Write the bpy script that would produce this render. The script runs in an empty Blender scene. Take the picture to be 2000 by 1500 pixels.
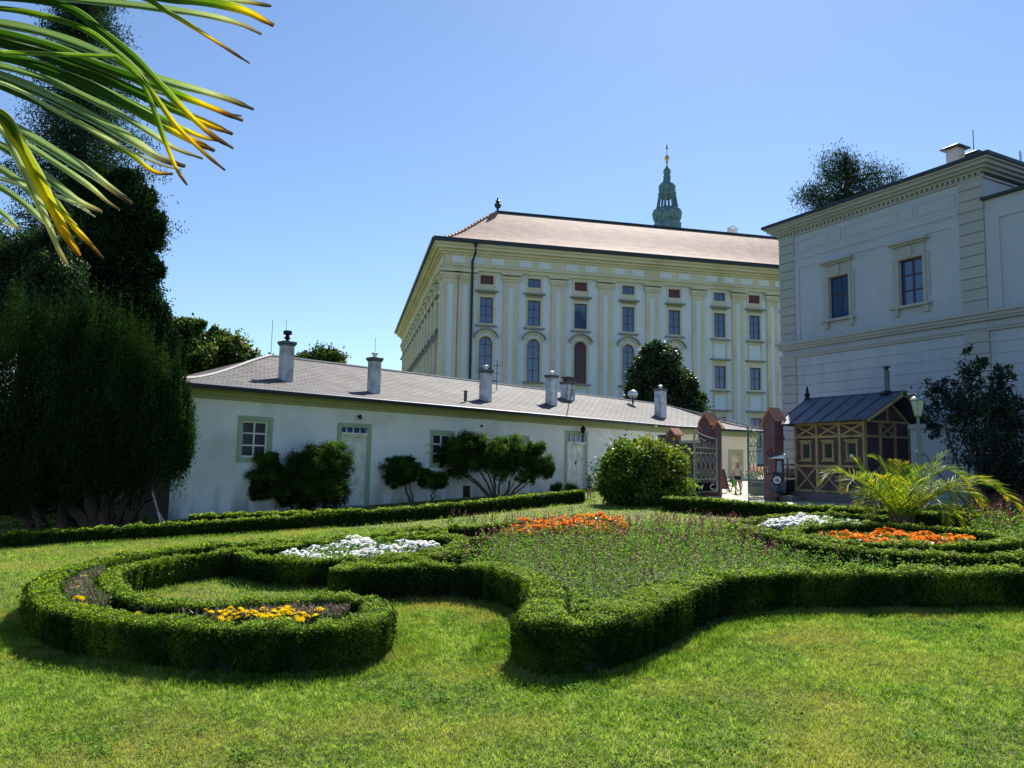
import bpy, math, random
import numpy as np
from mathutils import Vector, Matrix
R = math.radians
random.seed(7); rng = np.random.default_rng(11)
S = bpy.context.scene; COL = S.collection

# ---------------- camera, sky, sun, exposure ----------------
F = 1502.0; PITCH = math.atan(155/1502); ROLL = 0.018
CAM = Vector((0, 0, 1.6))
cf = Vector((0, math.cos(PITCH), math.sin(PITCH))); u0 = Vector((0, -math.sin(PITCH), math.cos(PITCH))); r0 = Vector((1, 0, 0))
cr_ = r0*math.cos(ROLL) + u0*math.sin(ROLL); cu = u0*math.cos(ROLL) - r0*math.sin(ROLL)
cd = bpy.data.cameras.new('camera'); cam = bpy.data.objects.new('camera', cd); COL.objects.link(cam)
cd.sensor_width = 36; cd.lens = 36*F/2000; cd.clip_start = 0.05; cd.clip_end = 5000
M3 = Matrix((cr_, cu, -cf)).transposed(); cam.matrix_world = Matrix.Translation(CAM) @ M3.to_4x4()
S.camera = cam
SUN_AZ, SUN_EL = R(17), R(47)
w = bpy.data.worlds.new('World'); S.world = w; w.use_nodes = True
nt = w.node_tree; bg = nt.nodes['Background']; sky = nt.nodes.new('ShaderNodeTexSky'); sky.sky_type = 'NISHITA'
sky.sun_disc = False; sky.sun_elevation = SUN_EL; sky.sun_rotation = SUN_AZ
sky.air_density = 1.0; sky.dust_density = 0.15; sky.ozone_density = 5.0
nt.links.new(sky.outputs[0], bg.inputs[0]); bg.inputs[1].default_value = 0.079
sl = bpy.data.lights.new('sun', 'SUN'); sl.energy = 5.0; sl.angle = R(0.55); sl.color = (1, 0.95, 0.87)
so = bpy.data.objects.new('sun', sl); COL.objects.link(so)
so.rotation_euler = (-Vector((math.sin(SUN_AZ)*math.cos(SUN_EL), math.cos(SUN_AZ)*math.cos(SUN_EL), math.sin(SUN_EL)))).to_track_quat('-Z', 'Y').to_euler()
S.view_settings.view_transform = 'Standard'; S.view_settings.look = 'None'; S.view_settings.gamma = 1
S.view_settings.exposure = 0.98
S.cycles.max_bounces = 6; S.cycles.diffuse_bounces = 3; S.cycles.glossy_bounces = 3; S.cycles.transmission_bounces = 3
S.cycles.transparent_max_bounces = 4; S.cycles.use_denoising = True

# ---------------- geometry helpers ----------------
def gz(x, y):
    return 0.0327*np.clip(x, -40, 40) + 0.0176*np.clip(y, -20, 70) - 0.057
def ray(px, py):
    return cf + cr_*((px-1000)/F) + cu*((750-py)/F)
def G(px, py, h=0.0):                      # point h above the lawn plane seen at that place of the photo
    d = ray(px, py); den = d.z - 0.0327*d.x - 0.0176*d.y
    t = (-0.057 + h - CAM.z)/den
    return CAM + d*t
def D(px, py, depth):                      # point at depth Y
    d = ray(px, py); return CAM + d*(depth/d.y)
class Wall:
    def __init__(s, x, y, az, n=None):
        s.o = Vector((x, y)); s.d = Vector((math.sin(az), math.cos(az))); s.n = Vector((s.d.y, -s.d.x))
        if s.n.dot(-s.o) < 0: s.n = -s.n
    def uv(s, px, py, off=0.0):
        d = ray(px, py); n = s.n; o = s.o + n*off
        k = (o.x*n.x + o.y*n.y)/(d.x*n.x + d.y*n.y)
        p = CAM + d*k
        return (p.x-o.x)*s.d.x + (p.y-o.y)*s.d.y, p.z
    def p(s, t, z, off=0.0):
        return (s.o.x + s.d.x*t + s.n.x*off, s.o.y + s.d.y*t + s.n.y*off, z)
    def shift(s, off):
        w_ = Wall(0, 0, 0); w_.o = s.o + s.n*off; w_.d = s.d; w_.n = s.n; return w_
class MB:
    def __init__(s): s.v = []; s.f = []; s.m = []; s.uv = {}
    def face(s, pts, mi=0, uv=None):
        n = len(s.v); s.v += [tuple(p) for p in pts]; s.f.append(tuple(range(n, n+len(pts)))); s.m.append(mi)
        if uv: s.uv[len(s.f)-1] = uv
        return s
    def hexa(s, a, mi=0):                   # 8 points: bottom 4, top 4
        n = len(s.v); s.v += [tuple(p) for p in a]
        for q in ((0,3,2,1),(4,5,6,7),(0,1,5,4),(1,2,6,5),(2,3,7,6),(3,0,4,7)):
            s.f.append(tuple(n+i for i in q)); s.m.append(mi)
        return s
    def box(s, c, d, rz=0, mi=0, z0=None):   # centre, size
        cx, cy, cz = c; a, b, h = d[0]/2, d[1]/2, d[2]/2; co, si = math.cos(rz), math.sin(rz)
        P = []
        for zz in (-h, h):
            for x, y in ((-a,-b),(a,-b),(a,b),(-a,b)):
                P.append((cx+x*co-y*si, cy+x*si+y*co, cz+zz))
        return s.hexa(P, mi)
    def wbox(s, W, t0, t1, z0, z1, o0, o1, mi=0):
        return s.hexa([W.p(t0,z0,o0), W.p(t1,z0,o0), W.p(t1,z0,o1), W.p(t0,z0,o1), W.p(t0,z1,o0), W.p(t1,z1,o0), W.p(t1,z1,o1), W.p(t0,z1,o1)], mi)
    def wbar(s, W, ta, za, tb, zb, wd, o0, o1, mi=0):   # bar in the wall plane between two wall points
        dx, dz = tb-ta, zb-za; L = math.hypot(dx, dz) or 1; nx, nz = -dz/L*wd/2, dx/L*wd/2
        q = [(ta+nx, za+nz), (ta-nx, za-nz), (tb-nx, zb-nz), (tb+nx, zb+nz)]
        return s.hexa([W.p(a, b, o0) for a, b in q] + [W.p(a, b, o1) for a, b in q], mi)
    def tube(s, pts, rad, n=6, mi=0, cap=True):
        pts = [Vector(p) for p in pts]; rs = rad if hasattr(rad, '__len__') else [rad]*len(pts); rings = []
        for i, p in enumerate(pts):
            t = (pts[min(i+1, len(pts)-1)] - pts[max(i-1, 0)]).normalized()
            a = t.cross(Vector((0,0,1)) if abs(t.z) < .9 else Vector((1,0,0))).normalized(); b = t.cross(a)
            base = len(s.v)
            for k in range(n):
                an = 2*math.pi*k/n; s.v.append(tuple(p + (a*math.cos(an) + b*math.sin(an))*rs[i]))
            rings.append(base)
        for i in range(len(rings)-1):
            for k in range(n):
                k2 = (k+1) % n; s.f.append((rings[i]+k, rings[i]+k2, rings[i+1]+k2, rings[i+1]+k)); s.m.append(mi)
        if cap:
            s.f.append(tuple(rings[0]+k for k in range(n))[::-1]); s.m.append(mi)
            s.f.append(tuple(rings[-1]+k for k in range(n))); s.m.append(mi)
        return s
    def lathe(s, c, prof, n=16, mi=0, rot=0):    # prof: (r, z) pairs; c: base point
        base = len(s.v)
        for r, z in prof:
            for k in range(n):
                a = 2*math.pi*k/n + rot; s.v.append((c[0]+r*math.cos(a), c[1]+r*math.sin(a), c[2]+z))
        for i in range(len(prof)-1):
            for k in range(n):
                k2 = (k+1) % n; s.f.append((base+i*n+k, base+i*n+k2, base+(i+1)*n+k2, base+(i+1)*n+k)); s.m.append(mi)
        s.f.append(tuple(base+k for k in range(n))[::-1]); s.m.append(mi)
        s.f.append(tuple(base+(len(prof)-1)*n+k for k in range(n))); s.m.append(mi)
        return s
    def build(s, name, mats, parent=None, smooth=False):
        me = bpy.data.meshes.new(name); me.from_pydata(s.v, [], s.f)
        if not isinstance(mats, (list, tuple)): mats = [mats]
        for m in mats: me.materials.append(m)
        me.polygons.foreach_set('material_index', s.m)
        if smooth: me.polygons.foreach_set('use_smooth', [True]*len(s.f))
        if s.uv:
            ul = me.uv_layers.new(name='UVMap')
            for fi, uvs in s.uv.items():
                p = me.polygons[fi]
                for k, li in enumerate(p.loop_indices): ul.data[li].uv = uvs[k]
        me.update()
        o = bpy.data.objects.new(name, me); COL.objects.link(o)
        if parent: o.parent = parent; o.matrix_parent_inverse = parent.matrix_basis.inverted()
        return o
def tag(o, label=None, cat=None, group=None, kind=None):
    if label: o['label'] = label
    if cat: o['category'] = cat
    if group: o['group'] = group
    if kind: o['kind'] = kind
    return o
def thing(name, loc, label, cat, group=None, rz=0):
    o = bpy.data.objects.new(name, None); COL.objects.link(o); o.location = loc; o.rotation_euler = (0, 0, rz)
    o.empty_display_size = .2
    return tag(o, label, cat, group)
def copy_tree(o, parent=None):
    c = o.copy(); COL.objects.link(c); c.parent = parent
    for ch in list(o.children): copy_tree(ch, c)
    return c
def np_mesh(name, V, Fc, mat, parent=None, attr=None, vattr=None, smooth=False):
    V = np.ascontiguousarray(V, dtype=np.float32); Fc = np.ascontiguousarray(Fc, dtype=np.int32)
    me = bpy.data.meshes.new(name); k = Fc.shape[1]; n = len(Fc)
    me.vertices.add(len(V)); me.vertices.foreach_set('co', V.ravel())
    me.loops.add(n*k); me.loops.foreach_set('vertex_index', Fc.ravel())
    me.polygons.add(n); me.polygons.foreach_set('loop_start', np.arange(0, n*k, k, dtype=np.int32))
    if attr is not None:
        a = me.attributes.new('v', 'FLOAT', 'FACE'); a.data.foreach_set('value', np.ascontiguousarray(attr, dtype=np.float32))
    if vattr is not None:
        a = me.attributes.new('v', 'FLOAT', 'POINT'); a.data.foreach_set('value', np.ascontiguousarray(vattr, dtype=np.float32))
    me.materials.append(mat); me.update(calc_edges=True)
    if smooth: me.polygons.foreach_set('use_smooth', [True]*n)
    o = bpy.data.objects.new(name, me); COL.objects.link(o)
    if parent: o.parent = parent; o.matrix_parent_inverse = parent.matrix_basis.inverted()
    return o
def unit(a): return a/np.maximum(np.linalg.norm(a, axis=1, keepdims=True), 1e-9)
def leaves(C, N, L, asp=.5, spread=.8, U=None):
    """rhombic leaves at C, facing roughly N; U = preferred long direction"""
    n = len(C); N = unit(N + rng.normal(0, spread, (n, 3)))
    if U is None: U = rng.normal(0, 1, (n, 3))
    u = unit(U - N*np.sum(U*N, axis=1, keepdims=True)); v = np.cross(N, u)
    L = np.broadcast_to(np.asarray(L, float), (n,))[:, None]*rng.uniform(.7, 1.3, (n, 1)); Wd = L*asp
    V = np.stack([C-u*L/2, C+v*Wd/2-u*L*.05, C+u*L/2, C-v*Wd/2-u*L*.05], axis=1).reshape(-1, 3)
    return V
def quadsF(n): return np.arange(n*4).reshape(-1, 4)

# ---------------- materials ----------------
def srgb(h):
    h = h.lstrip('#'); c = [int(h[i:i+2], 16)/255 for i in (0, 2, 4)]
    return tuple((x/12.92 if x <= .04045 else ((x+.055)/1.055)**2.4) for x in c) + (1,)
MATS = {}
def mat(name, col, rough=.7, var=.12, scale=3.0, metal=0, spec=.4, bump=0, bscale=40, dirt=None, dscale=.6, dlo=.5, dhi=.75, coat=0):
    m = bpy.data.materials.new(name); m.use_nodes = True; nt = m.node_tree; b = nt.nodes['Principled BSDF']
    c = srgb(col) if isinstance(col, str) else tuple(col)+(1,)
    b.inputs['Roughness'].default_value = rough; b.inputs['Metallic'].default_value = metal; b.inputs['Specular IOR Level'].default_value = spec
    tc = nt.nodes.new('ShaderNodeTexCoord'); nz = nt.nodes.new('ShaderNodeTexNoise'); nz.inputs['Scale'].default_value = scale; nz.inputs['Detail'].default_value = 6
    nt.links.new(tc.outputs['Object'], nz.inputs['Vector'])
    rp = nt.nodes.new('ShaderNodeMapRange'); rp.inputs[1].default_value = .3; rp.inputs[2].default_value = .7; rp.inputs[3].default_value = 1-var; rp.inputs[4].default_value = 1+var
    nt.links.new(nz.outputs[0], rp.inputs[0])
    mx = nt.nodes.new('ShaderNodeVectorMath'); mx.operation = 'SCALE'; mx.inputs[0].default_value = c[:3]; nt.links.new(rp.outputs[0], mx.inputs['Scale'])
    out = mx.outputs[0]
    if dirt:
        n2 = nt.nodes.new('ShaderNodeTexNoise'); n2.inputs['Scale'].default_value = dscale; n2.inputs['Detail'].default_value = 8; nt.links.new(tc.outputs['Object'], n2.inputs['Vector'])
        r2 = nt.nodes.new('ShaderNodeMapRange'); r2.inputs[1].default_value = dlo; r2.inputs[2].default_value = dhi; nt.links.new(n2.outputs[0], r2.inputs[0])
        mm = nt.nodes.new('ShaderNodeMix'); mm.data_type = 'RGBA'; nt.links.new(r2.outputs[0], mm.inputs[0]); nt.links.new(out, mm.inputs[6]); mm.inputs[7].default_value = srgb(dirt)
        out = mm.outputs[2]
    nt.links.new(out, b.inputs['Base Color'])
    if bump:
        n3 = nt.nodes.new('ShaderNodeTexNoise'); n3.inputs['Scale'].default_value = bscale; n3.inputs['Detail'].default_value = 4; nt.links.new(tc.outputs['Object'], n3.inputs['Vector'])
        bp = nt.nodes.new('ShaderNodeBump'); bp.inputs['Strength'].default_value = bump; bp.inputs['Distance'].default_value = .02; nt.links.new(n3.outputs[0], bp.inputs['Height']); nt.links.new(bp.outputs[0], b.inputs['Normal'])
    MATS[name] = m; return m
def darken_low(m, zlo, zhi, col, amt=.6):  # patchy darker tint, strongest low down, fading out up the wall
    nt = m.node_tree; b = nt.nodes['Principled BSDF']; src = b.inputs['Base Color'].links[0].from_socket
    tc = nt.nodes.new('ShaderNodeNewGeometry'); sp = nt.nodes.new('ShaderNodeSeparateXYZ'); nt.links.new(tc.outputs['Position'], sp.inputs[0])
    r = nt.nodes.new('ShaderNodeMapRange'); r.inputs[1].default_value = zlo; r.inputs[2].default_value = zhi; r.inputs[3].default_value = amt; r.inputs[4].default_value = 0; nt.links.new(sp.outputs[2], r.inputs[0])
    mp = nt.nodes.new('ShaderNodeMapping'); mp.inputs['Scale'].default_value = (2.2, 2.2, .5); nt.links.new(tc.outputs['Position'], mp.inputs[0]); n = nt.nodes.new('ShaderNodeTexNoise'); n.inputs['Scale'].default_value = 1.2; n.inputs['Detail'].default_value = 8; nt.links.new(mp.outputs[0], n.inputs[0])
    q = nt.nodes.new('ShaderNodeMapRange'); q.inputs[1].default_value = .42; q.inputs[2].default_value = .6; nt.links.new(n.outputs[0], q.inputs[0]); mu = nt.nodes.new('ShaderNodeMath'); mu.operation = 'MULTIPLY'; nt.links.new(r.outputs[0], mu.inputs[0]); nt.links.new(q.outputs[0], mu.inputs[1])
    x = nt.nodes.new('ShaderNodeMix'); x.data_type = 'RGBA'; nt.links.new(mu.outputs[0], x.inputs[0]); nt.links.new(src, x.inputs[6]); x.inputs[7].default_value = srgb(col); nt.links.new(x.outputs[2], b.inputs['Base Color'])
def leafmat(name, cols, trans=.35, rough=.5, spec=.35, tcol=None, patch=None, pscale=1.0):
    """foliage: colour ramp over the per-leaf value v, plus light shining through"""
    m = bpy.data.materials.new(name); m.use_nodes = True; nt = m.node_tree; b = nt.nodes['Principled BSDF']; o = nt.nodes['Material Output']
    at = nt.nodes.new('ShaderNodeAttribute'); at.attribute_name = 'v'
    rp = nt.nodes.new('ShaderNodeValToRGB'); e = rp.color_ramp.elements
    cols = [(i/(len(cols)-1), c) if isinstance(c, str) else c for i, c in enumerate(cols)]
    e[0].position = cols[0][0]; e[0].color = srgb(cols[0][1]); e[1].position = cols[-1][0]; e[1].color = srgb(cols[-1][1])
    for p, c in cols[1:-1]:
        x = e.new(p); x.color = srgb(c)
    nt.links.new(at.outputs['Fac'], rp.inputs[0]); out = rp.outputs[0]
    if patch:
        tc = nt.nodes.new('ShaderNodeTexCoord'); nz = nt.nodes.new('ShaderNodeTexNoise'); nz.inputs['Scale'].default_value = pscale; nz.inputs['Detail'].default_value = 5
        nt.links.new(tc.outputs['Object'], nz.inputs['Vector'])
        r2 = nt.nodes.new('ShaderNodeMapRange'); r2.inputs[1].default_value = .48; r2.inputs[2].default_value = .7; r2.inputs[4].default_value = .8; nt.links.new(nz.outputs[0], r2.inputs[0])
        mm = nt.nodes.new('ShaderNodeMix'); mm.data_type = 'RGBA'; nt.links.new(r2.outputs[0], mm.inputs[0]); nt.links.new(out, mm.inputs[6]); mm.inputs[7].default_value = srgb(patch); out = mm.outputs[2]
    nt.links.new(out, b.inputs['Base Color']); b.inputs['Roughness'].default_value = rough; b.inputs['Specular IOR Level'].default_value = spec
    if trans > 0:
        t = nt.nodes.new('ShaderNodeBsdfTranslucent'); mx = nt.nodes.new('ShaderNodeMixShader'); mx.inputs[0].default_value = trans
        g = nt.nodes.new('ShaderNodeVectorMath'); g.operation = 'MULTIPLY'; g.inputs[1].default_value = tcol or (1.5, 1.6, .5); nt.links.new(out, g.inputs[0]); nt.links.new(g.outputs[0], t.inputs[0])
        nt.links.new(b.outputs[0], mx.inputs[1]); nt.links.new(t.outputs[0], mx.inputs[2]); nt.links.new(mx.outputs[0], o.inputs[0])
    MATS[name] = m; return m
def tilemat(name, c1, c2, mortar, bw, rh, rough=.6, spec=.4, bump=.6, ms=.02, var=.25):
    m = bpy.data.materials.new(name); m.use_nodes = True; nt = m.node_tree; b = nt.nodes['Principled BSDF']
    uv = nt.nodes.new('ShaderNodeUVMap'); br = nt.nodes.new('ShaderNodeTexBrick')
    br.inputs['Scale'].default_value = 1; br.inputs['Brick Width'].default_value = bw; br.inputs['Row Height'].default_value = rh; br.inputs['Mortar Size'].default_value = ms
    br.inputs['Color1'].default_value = srgb(c1); br.inputs['Color2'].default_value = srgb(c2); br.inputs['Mortar'].default_value = srgb(mortar); br.inputs['Mortar Smooth'].default_value = .3
    nt.links.new(uv.outputs[0], br.inputs['Vector'])
    nz = nt.nodes.new('ShaderNodeTexNoise'); nz.inputs['Scale'].default_value = .7; nz.inputs['Detail'].default_value = 8; nt.links.new(uv.outputs[0], nz.inputs['Vector'])
    rp = nt.nodes.new('ShaderNodeMapRange'); rp.inputs[1].default_value = .3; rp.inputs[2].default_value = .7; rp.inputs[3].default_value = 1-var; rp.inputs[4].default_value = 1+var; nt.links.new(nz.outputs[0], rp.inputs[0])
    mx = nt.nodes.new('ShaderNodeVectorMath'); mx.operation = 'SCALE'; nt.links.new(br.outputs[0], mx.inputs[0]); nt.links.new(rp.outputs[0], mx.inputs['Scale']); nt.links.new(mx.outputs[0], b.inputs['Base Color'])
    bp = nt.nodes.new('ShaderNodeBump'); bp.inputs['Strength'].default_value = bump; bp.inputs['Distance'].default_value = .03; bp.invert = True
    nt.links.new(br.outputs['Fac'], bp.inputs['Height']); nt.links.new(bp.outputs[0], b.inputs['Normal'])
    b.inputs['Roughness'].default_value = rough; b.inputs['Specular IOR Level'].default_value = spec
    MATS[name] = m; return m
plaster_w = mat('plaster_white', (.78,.80,.80), .9, .04, 1.2, dirt='#c9cbc6', dscale=.8, bump=.15)
darken_low(plaster_w, .1, 1.1, '#7d8078', .7)
plaster_c = mat('plaster_castle_pale', (.66,.73,.82), .9, .05, .4)
plaster_y = mat('plaster_castle_yellow', (.65,.595,.47), .9, .07, .5, dirt='#bdb596', dscale=.3)
plaster_g = mat('plaster_grey_villa', (.40,.45,.53), .9, .05, .7, bump=.1)
darken_low(plaster_g, .5, 9.5, '#8b8f90', .45)
plaster_q = mat('plaster_villa_quoin', (.35,.37,.38), .9, .06, 1)
plaster_k = mat('plaster_cream', (.80,.70,.54), .9, .05, 1)
green_band = mat('paint_sage_green', (.32,.36,.19), .8, .08, 2)
green_frame = mat('paint_frame_green', (.33,.42,.29), .8, .08, 2)
paint_white = mat('paint_old_white', (.76,.79,.74), .6, .08, 6, dirt='#a9b0a4', dscale=3)
glass = mat('glass_dark', (.03,.09,.22), .06, .1, .3, spec=1.0)  # blue of the reflected sky put into the pane colour
glass_h = mat('glass_house', (.03,.035,.045), .12, .5, .8, spec=.6)
glass_in = mat('glass_curtained', (.22,.24,.27), .15, .2, .8, spec=.8)
maroon = mat('paint_maroon', (.13,.035,.05), .6, .08, 2)
win_red = mat('paint_window_redbrown', (.12,.035,.03), .5, .1, 2)
gutter_m = mat('metal_gutter_dark', (.025,.035,.05), .45, .1, 2, metal=.3)
slate = tilemat('slate_roof', '#5a5858', '#706d6b', '#2a2827', .42, .22, .75, .15, .8, .03)
castle_tile = tilemat('castle_roof_tile', '#8c7264', '#a08678', '#70564a', .45, .35, .75, .12, .3, .02)
brick = mat('brick_red', (.155,.085,.095), .85, .2, 9, bump=.4, bscale=25)
clay = mat('clay_tile', (.50,.24,.15), .75, .2, 8)
iron_green = mat('iron_green_paint', (.10,.17,.13), .5, .15, 8, metal=.2)
iron_light = mat('iron_grey_green', (.26,.33,.27), .5, .1, 8)
black_m = mat('black_metal', (.012,.012,.014), .4, .1, 5, metal=.3)
verdigris = mat('copper_verdigris', (.09,.20,.24), .6, .35, 2.0, metal=0, dirt='#3c5560', dscale=1.5)
gold = mat('gilt_metal', (.65,.35,.14), .3, .1, 5, metal=1)
bark = mat('bark_brown', (.10,.075,.055), .9, .35, 8, bump=.6, bscale=20)
bark_r = mat('bark_reddish', (.20,.12,.075), .9, .3, 7, bump=.6, bscale=20)
concrete = mat('chimney_render', (.55,.57,.60), .95, .2, 3, dirt='#7b7a78', dscale=2.2, dlo=.5, dhi=.72, bump=.3)
conc_cap = mat('chimney_cap', (.12,.12,.12), .9, .2, 4)
kiosk_y = mat('timber_ochre', (.36,.28,.14), .7, .12, 5, dirt='#6f5f38', dscale=3)
kiosk_m = mat('timber_maroon', (.085,.045,.06), .7, .12, 4)
kiosk_r = mat('kiosk_metal_roof', (.055,.075,.12), .5, .12, 2, metal=.0)
kiosk_b = mat('kiosk_plinth', (.17,.125,.13), .9, .1, 3)
lamp_g = mat('lamp_post_green', (.12,.21,.20), .5, .1, 3)
lamp_glass = mat('lamp_frosted_glass', (.42,.45,.42), .3, .05, 3)
steel = mat('steel_light', (.6,.6,.6), .35, .1, 3, metal=.7)
paving = mat('paving_stone', (.50,.47,.41), .8, .15, 2.5, dirt='#8b857a', dscale=4, bump=.3)
soil = mat('soil_dark', (.045,.032,.022), .95, .4, 12, bump=.7)
# ---------------- ground ----------------
def grid_sheet(name, xs, ys, mat_, dz=0):
    X, Y = np.meshgrid(xs, ys, indexing='ij'); Z = gz(X, Y)+dz; n, k = X.shape
    V = np.stack([X, Y, Z], -1).reshape(-1, 3); i = np.arange(n*k).reshape(n, k)
    Fc = np.stack([i[:-1, :-1], i[1:, :-1], i[1:, 1:], i[:-1, 1:]], -1).reshape(-1, 4)
    return np_mesh(name, V, Fc, mat_)
def lawn_material():
    m = bpy.data.materials.new('lawn_turf'); m.use_nodes = True; nt = m.node_tree; b = nt.nodes['Principled BSDF']; tc = nt.nodes.new('ShaderNodeTexCoord')
    def noise(s, d=6, lo=.35, hi=.65):
        n = nt.nodes.new('ShaderNodeTexNoise'); n.inputs['Scale'].default_value = s; n.inputs['Detail'].default_value = d; nt.links.new(tc.outputs['Object'], n.inputs[0])
        r = nt.nodes.new('ShaderNodeMapRange'); r.inputs[1].default_value = lo; r.inputs[2].default_value = hi; nt.links.new(n.outputs[0], r.inputs[0]); return r.outputs[0], n.outputs[0]
    def mix(f, a, c):
        x = nt.nodes.new('ShaderNodeMix'); x.data_type = 'RGBA'; nt.links.new(f, x.inputs[0])
        for i, s in ((6, a), (7, c)):
            if isinstance(s, str): x.inputs[i].default_value = srgb(s)
            else: nt.links.new(s, x.inputs[i])
        return x.outputs[2]
    a = mix(noise(22, 8)[0], '#34421a', '#767c3a'); a = mix(noise(1.6, 5, .5, .72)[0], a, '#6f7a34'); a = mix(noise(.9, 6, .6, .76)[0], a, '#7d7040')
    nt.links.new(a, b.inputs['Base Color']); b.inputs['Roughness'].default_value = .9; b.inputs['Specular IOR Level'].default_value = .2
    bp = nt.nodes.new('ShaderNodeBump'); bp.inputs['Strength'].default_value = .9; bp.inputs['Distance'].default_value = .03
    nt.links.new(noise(60, 4)[1], bp.inputs['Height']); nt.links.new(bp.outputs[0], b.inputs['Normal'])
    return m
lawn_m = lawn_material()
ax = np.array([-900, -300, -120, -60]+list(np.arange(-40, 41, 4))+[60, 120, 300, 900], float)
ay = np.array([-300, -60]+list(np.arange(-20, 71, 5))+[90, 150, 300, 600, 1200], float)
tag(grid_sheet('ground', ax, ay, lawn_m), kind='structure')

# ---------------- path smoothing ----------------
def catmull(P, step=.06, closed=False):
    P = [np.array(p[:2], float) for p in P]; n = len(P)
    out = []
    rg = range(n if closed else n-1)
    for i in rg:
        p0 = P[(i-1) % n] if (closed or i > 0) else 2*P[0]-P[1]; p1 = P[i]; p2 = P[(i+1) % n]
        p3 = P[(i+2) % n] if (closed or i+2 < n) else 2*P[-1]-P[-2]
        k = max(2, int(np.linalg.norm(p2-p1)/step))
        for j in range(k):
            t = j/k; out.append(.5*((2*p1)+(-p0+p2)*t+(2*p0-5*p1+4*p2-p3)*t*t+(-p0+3*p1-3*p2+p3)*t**3))
    out.append(P[0] if closed else P[-1])
    return np.array(out)
KEEP = []      # (points, radius) where no lawn grass grows
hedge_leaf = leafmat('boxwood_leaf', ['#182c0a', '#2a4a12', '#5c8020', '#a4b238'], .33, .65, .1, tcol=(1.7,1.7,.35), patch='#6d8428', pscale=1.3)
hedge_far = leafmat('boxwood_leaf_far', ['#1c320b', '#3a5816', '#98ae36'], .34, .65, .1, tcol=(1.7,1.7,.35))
hedge_core = mat('boxwood_inner', (.018,.026,.010), .95, .4, 14, bump=.8)
soil_edge = mat('soil_dry_edge', (.11,.085,.055), .95, .35, 10, bump=.6)
def hedge(label, px, width=.3, h=.3, closed=False, dens=1.0, group=None, lm=None, dep=None, h1=None, world=None):
    P = world or [tuple(G(x, y, h)) for x, y in px]
    C = catmull(P, .06, closed); wd = np.full(len(C), width) if not hasattr(width, '__len__') else np.interp(np.linspace(0, 1, len(C)), np.linspace(0, 1, len(width)), width)
    T = np.gradient(C, axis=0); T /= np.maximum(np.linalg.norm(T, axis=1, keepdims=True), 1e-9); Nn = np.stack([T[:, 1], -T[:, 0]], 1)
    hh = np.full(len(C), h) if h1 is None else np.linspace(h, h1, len(C))
    KEEP.append((C, wd/2-.03))
    # base point
    b0 = C[len(C)//2]; th = thing('box_hedge', (b0[0], b0[1], gz(b0[0], b0[1])), label, 'hedge', group)
    s_ = MB()
    for i in range(0, len(C)-3, 3):
        j = min(i+3, len(C)-1); k0, k1 = wd[i]/2+.02+.03*math.sin(i*.9)*math.sin(i*.23), wd[j]/2+.02+.03*math.sin(j*.9)*math.sin(j*.23); q = [C[i]+Nn[i]*k0, C[j]+Nn[j]*k1, C[j]-Nn[j]*k1, C[i]-Nn[i]*k0]; s_.face([(x, y, float(gz(x, y))+.005+.0004*(len(KEEP) % 7)) for x, y in q])
    tag(s_.build('bare_soil', soil_edge), kind='structure')
    # core
    ins = .035; cw = np.maximum(wd/2-ins, .03)[:, None]; z = gz(C[:, 0], C[:, 1]); n = len(C)
    L = C+Nn*cw; Rr = C-Nn*cw; ht = hh-ins
    def col(Q, zz): return np.stack([Q[:, 0], Q[:, 1], zz], 1)
    V = np.concatenate([col(L, z-.05), col(L, z+ht), col(Rr, z+ht), col(Rr, z-.05)]); i = np.arange(n-1)
    Fc = np.concatenate([np.stack([i+a*n, i+1+a*n, i+1+b*n, i+b*n], 1) for a, b in ((0, 1), (1, 2), (2, 3))]); Fc = np.concatenate([Fc, [[0, n, 2*n, 3*n], [n-1, 4*n-1, 3*n-1, 2*n-1]]])
    np_mesh('branches', V, Fc, hedge_core, th)
    # leaves
    seg = np.maximum(np.linalg.norm(np.diff(C+Nn*wd[:, None]/2, axis=0), axis=1), np.linalg.norm(np.diff(C-Nn*wd[:, None]/2, axis=0), axis=1)); dist = np.linalg.norm(C[:-1], axis=1); size = np.clip(.0034*dist, .022, .07)
    per = wd[:-1]+2*hh[:-1]; area = seg*per; N = area*2.3*dens/(.25*size**2); tot = int(N.sum())
    idx = rng.choice(len(seg), tot, p=N/N.sum()); f = rng.random(tot); c = C[idx]*(1-f)[:, None]+C[idx+1]*f[:, None]; nn = Nn[idx]*(1-f)[:, None]+Nn[idx+1]*f[:, None]; w_ = wd[idx]/2; H = hh[idx]
    q = rng.random(tot)*per[idx]; pos = np.zeros((tot, 3)); nor = np.zeros((tot, 3))
    top = q < w_*2; s1 = (~top) & (q < w_*2+H); s2 = (~top) & (~s1)
    lat = np.where(top, q-w_, np.where(s1, w_, -w_)); zz = np.where(top, H, np.where(s1, q-2*w_, q-2*w_-H))
    # rounded shoulders and soft bumps
    bump = .018*np.sin(c[:, 0]*9+c[:, 1]*4)+.014*np.sin(c[:, 0]*23-c[:, 1]*17)+.012*np.sin(c[:, 1]*31+c[:, 0]*13)
    edge = np.where(top, np.clip((np.abs(lat)/w_-.75)/.25, 0, 1), 0); zz = zz-edge**2*.03+np.where(top, bump, 0)
    lat = lat+np.where(top, 0, np.sign(lat)*bump) - np.where(top, 0, np.sign(lat)*np.clip((.12-zz)/.12, 0, 1)*.04)
    depth = rng.uniform(-.035, .022, tot)+rng.exponential(.006, tot)
    n3 = np.stack([nn[:, 0]*np.where(top, 0, np.sign(lat)), nn[:, 1]*np.where(top, 0, np.sign(lat)), np.where(top, 1., .15)], 1)
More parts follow.
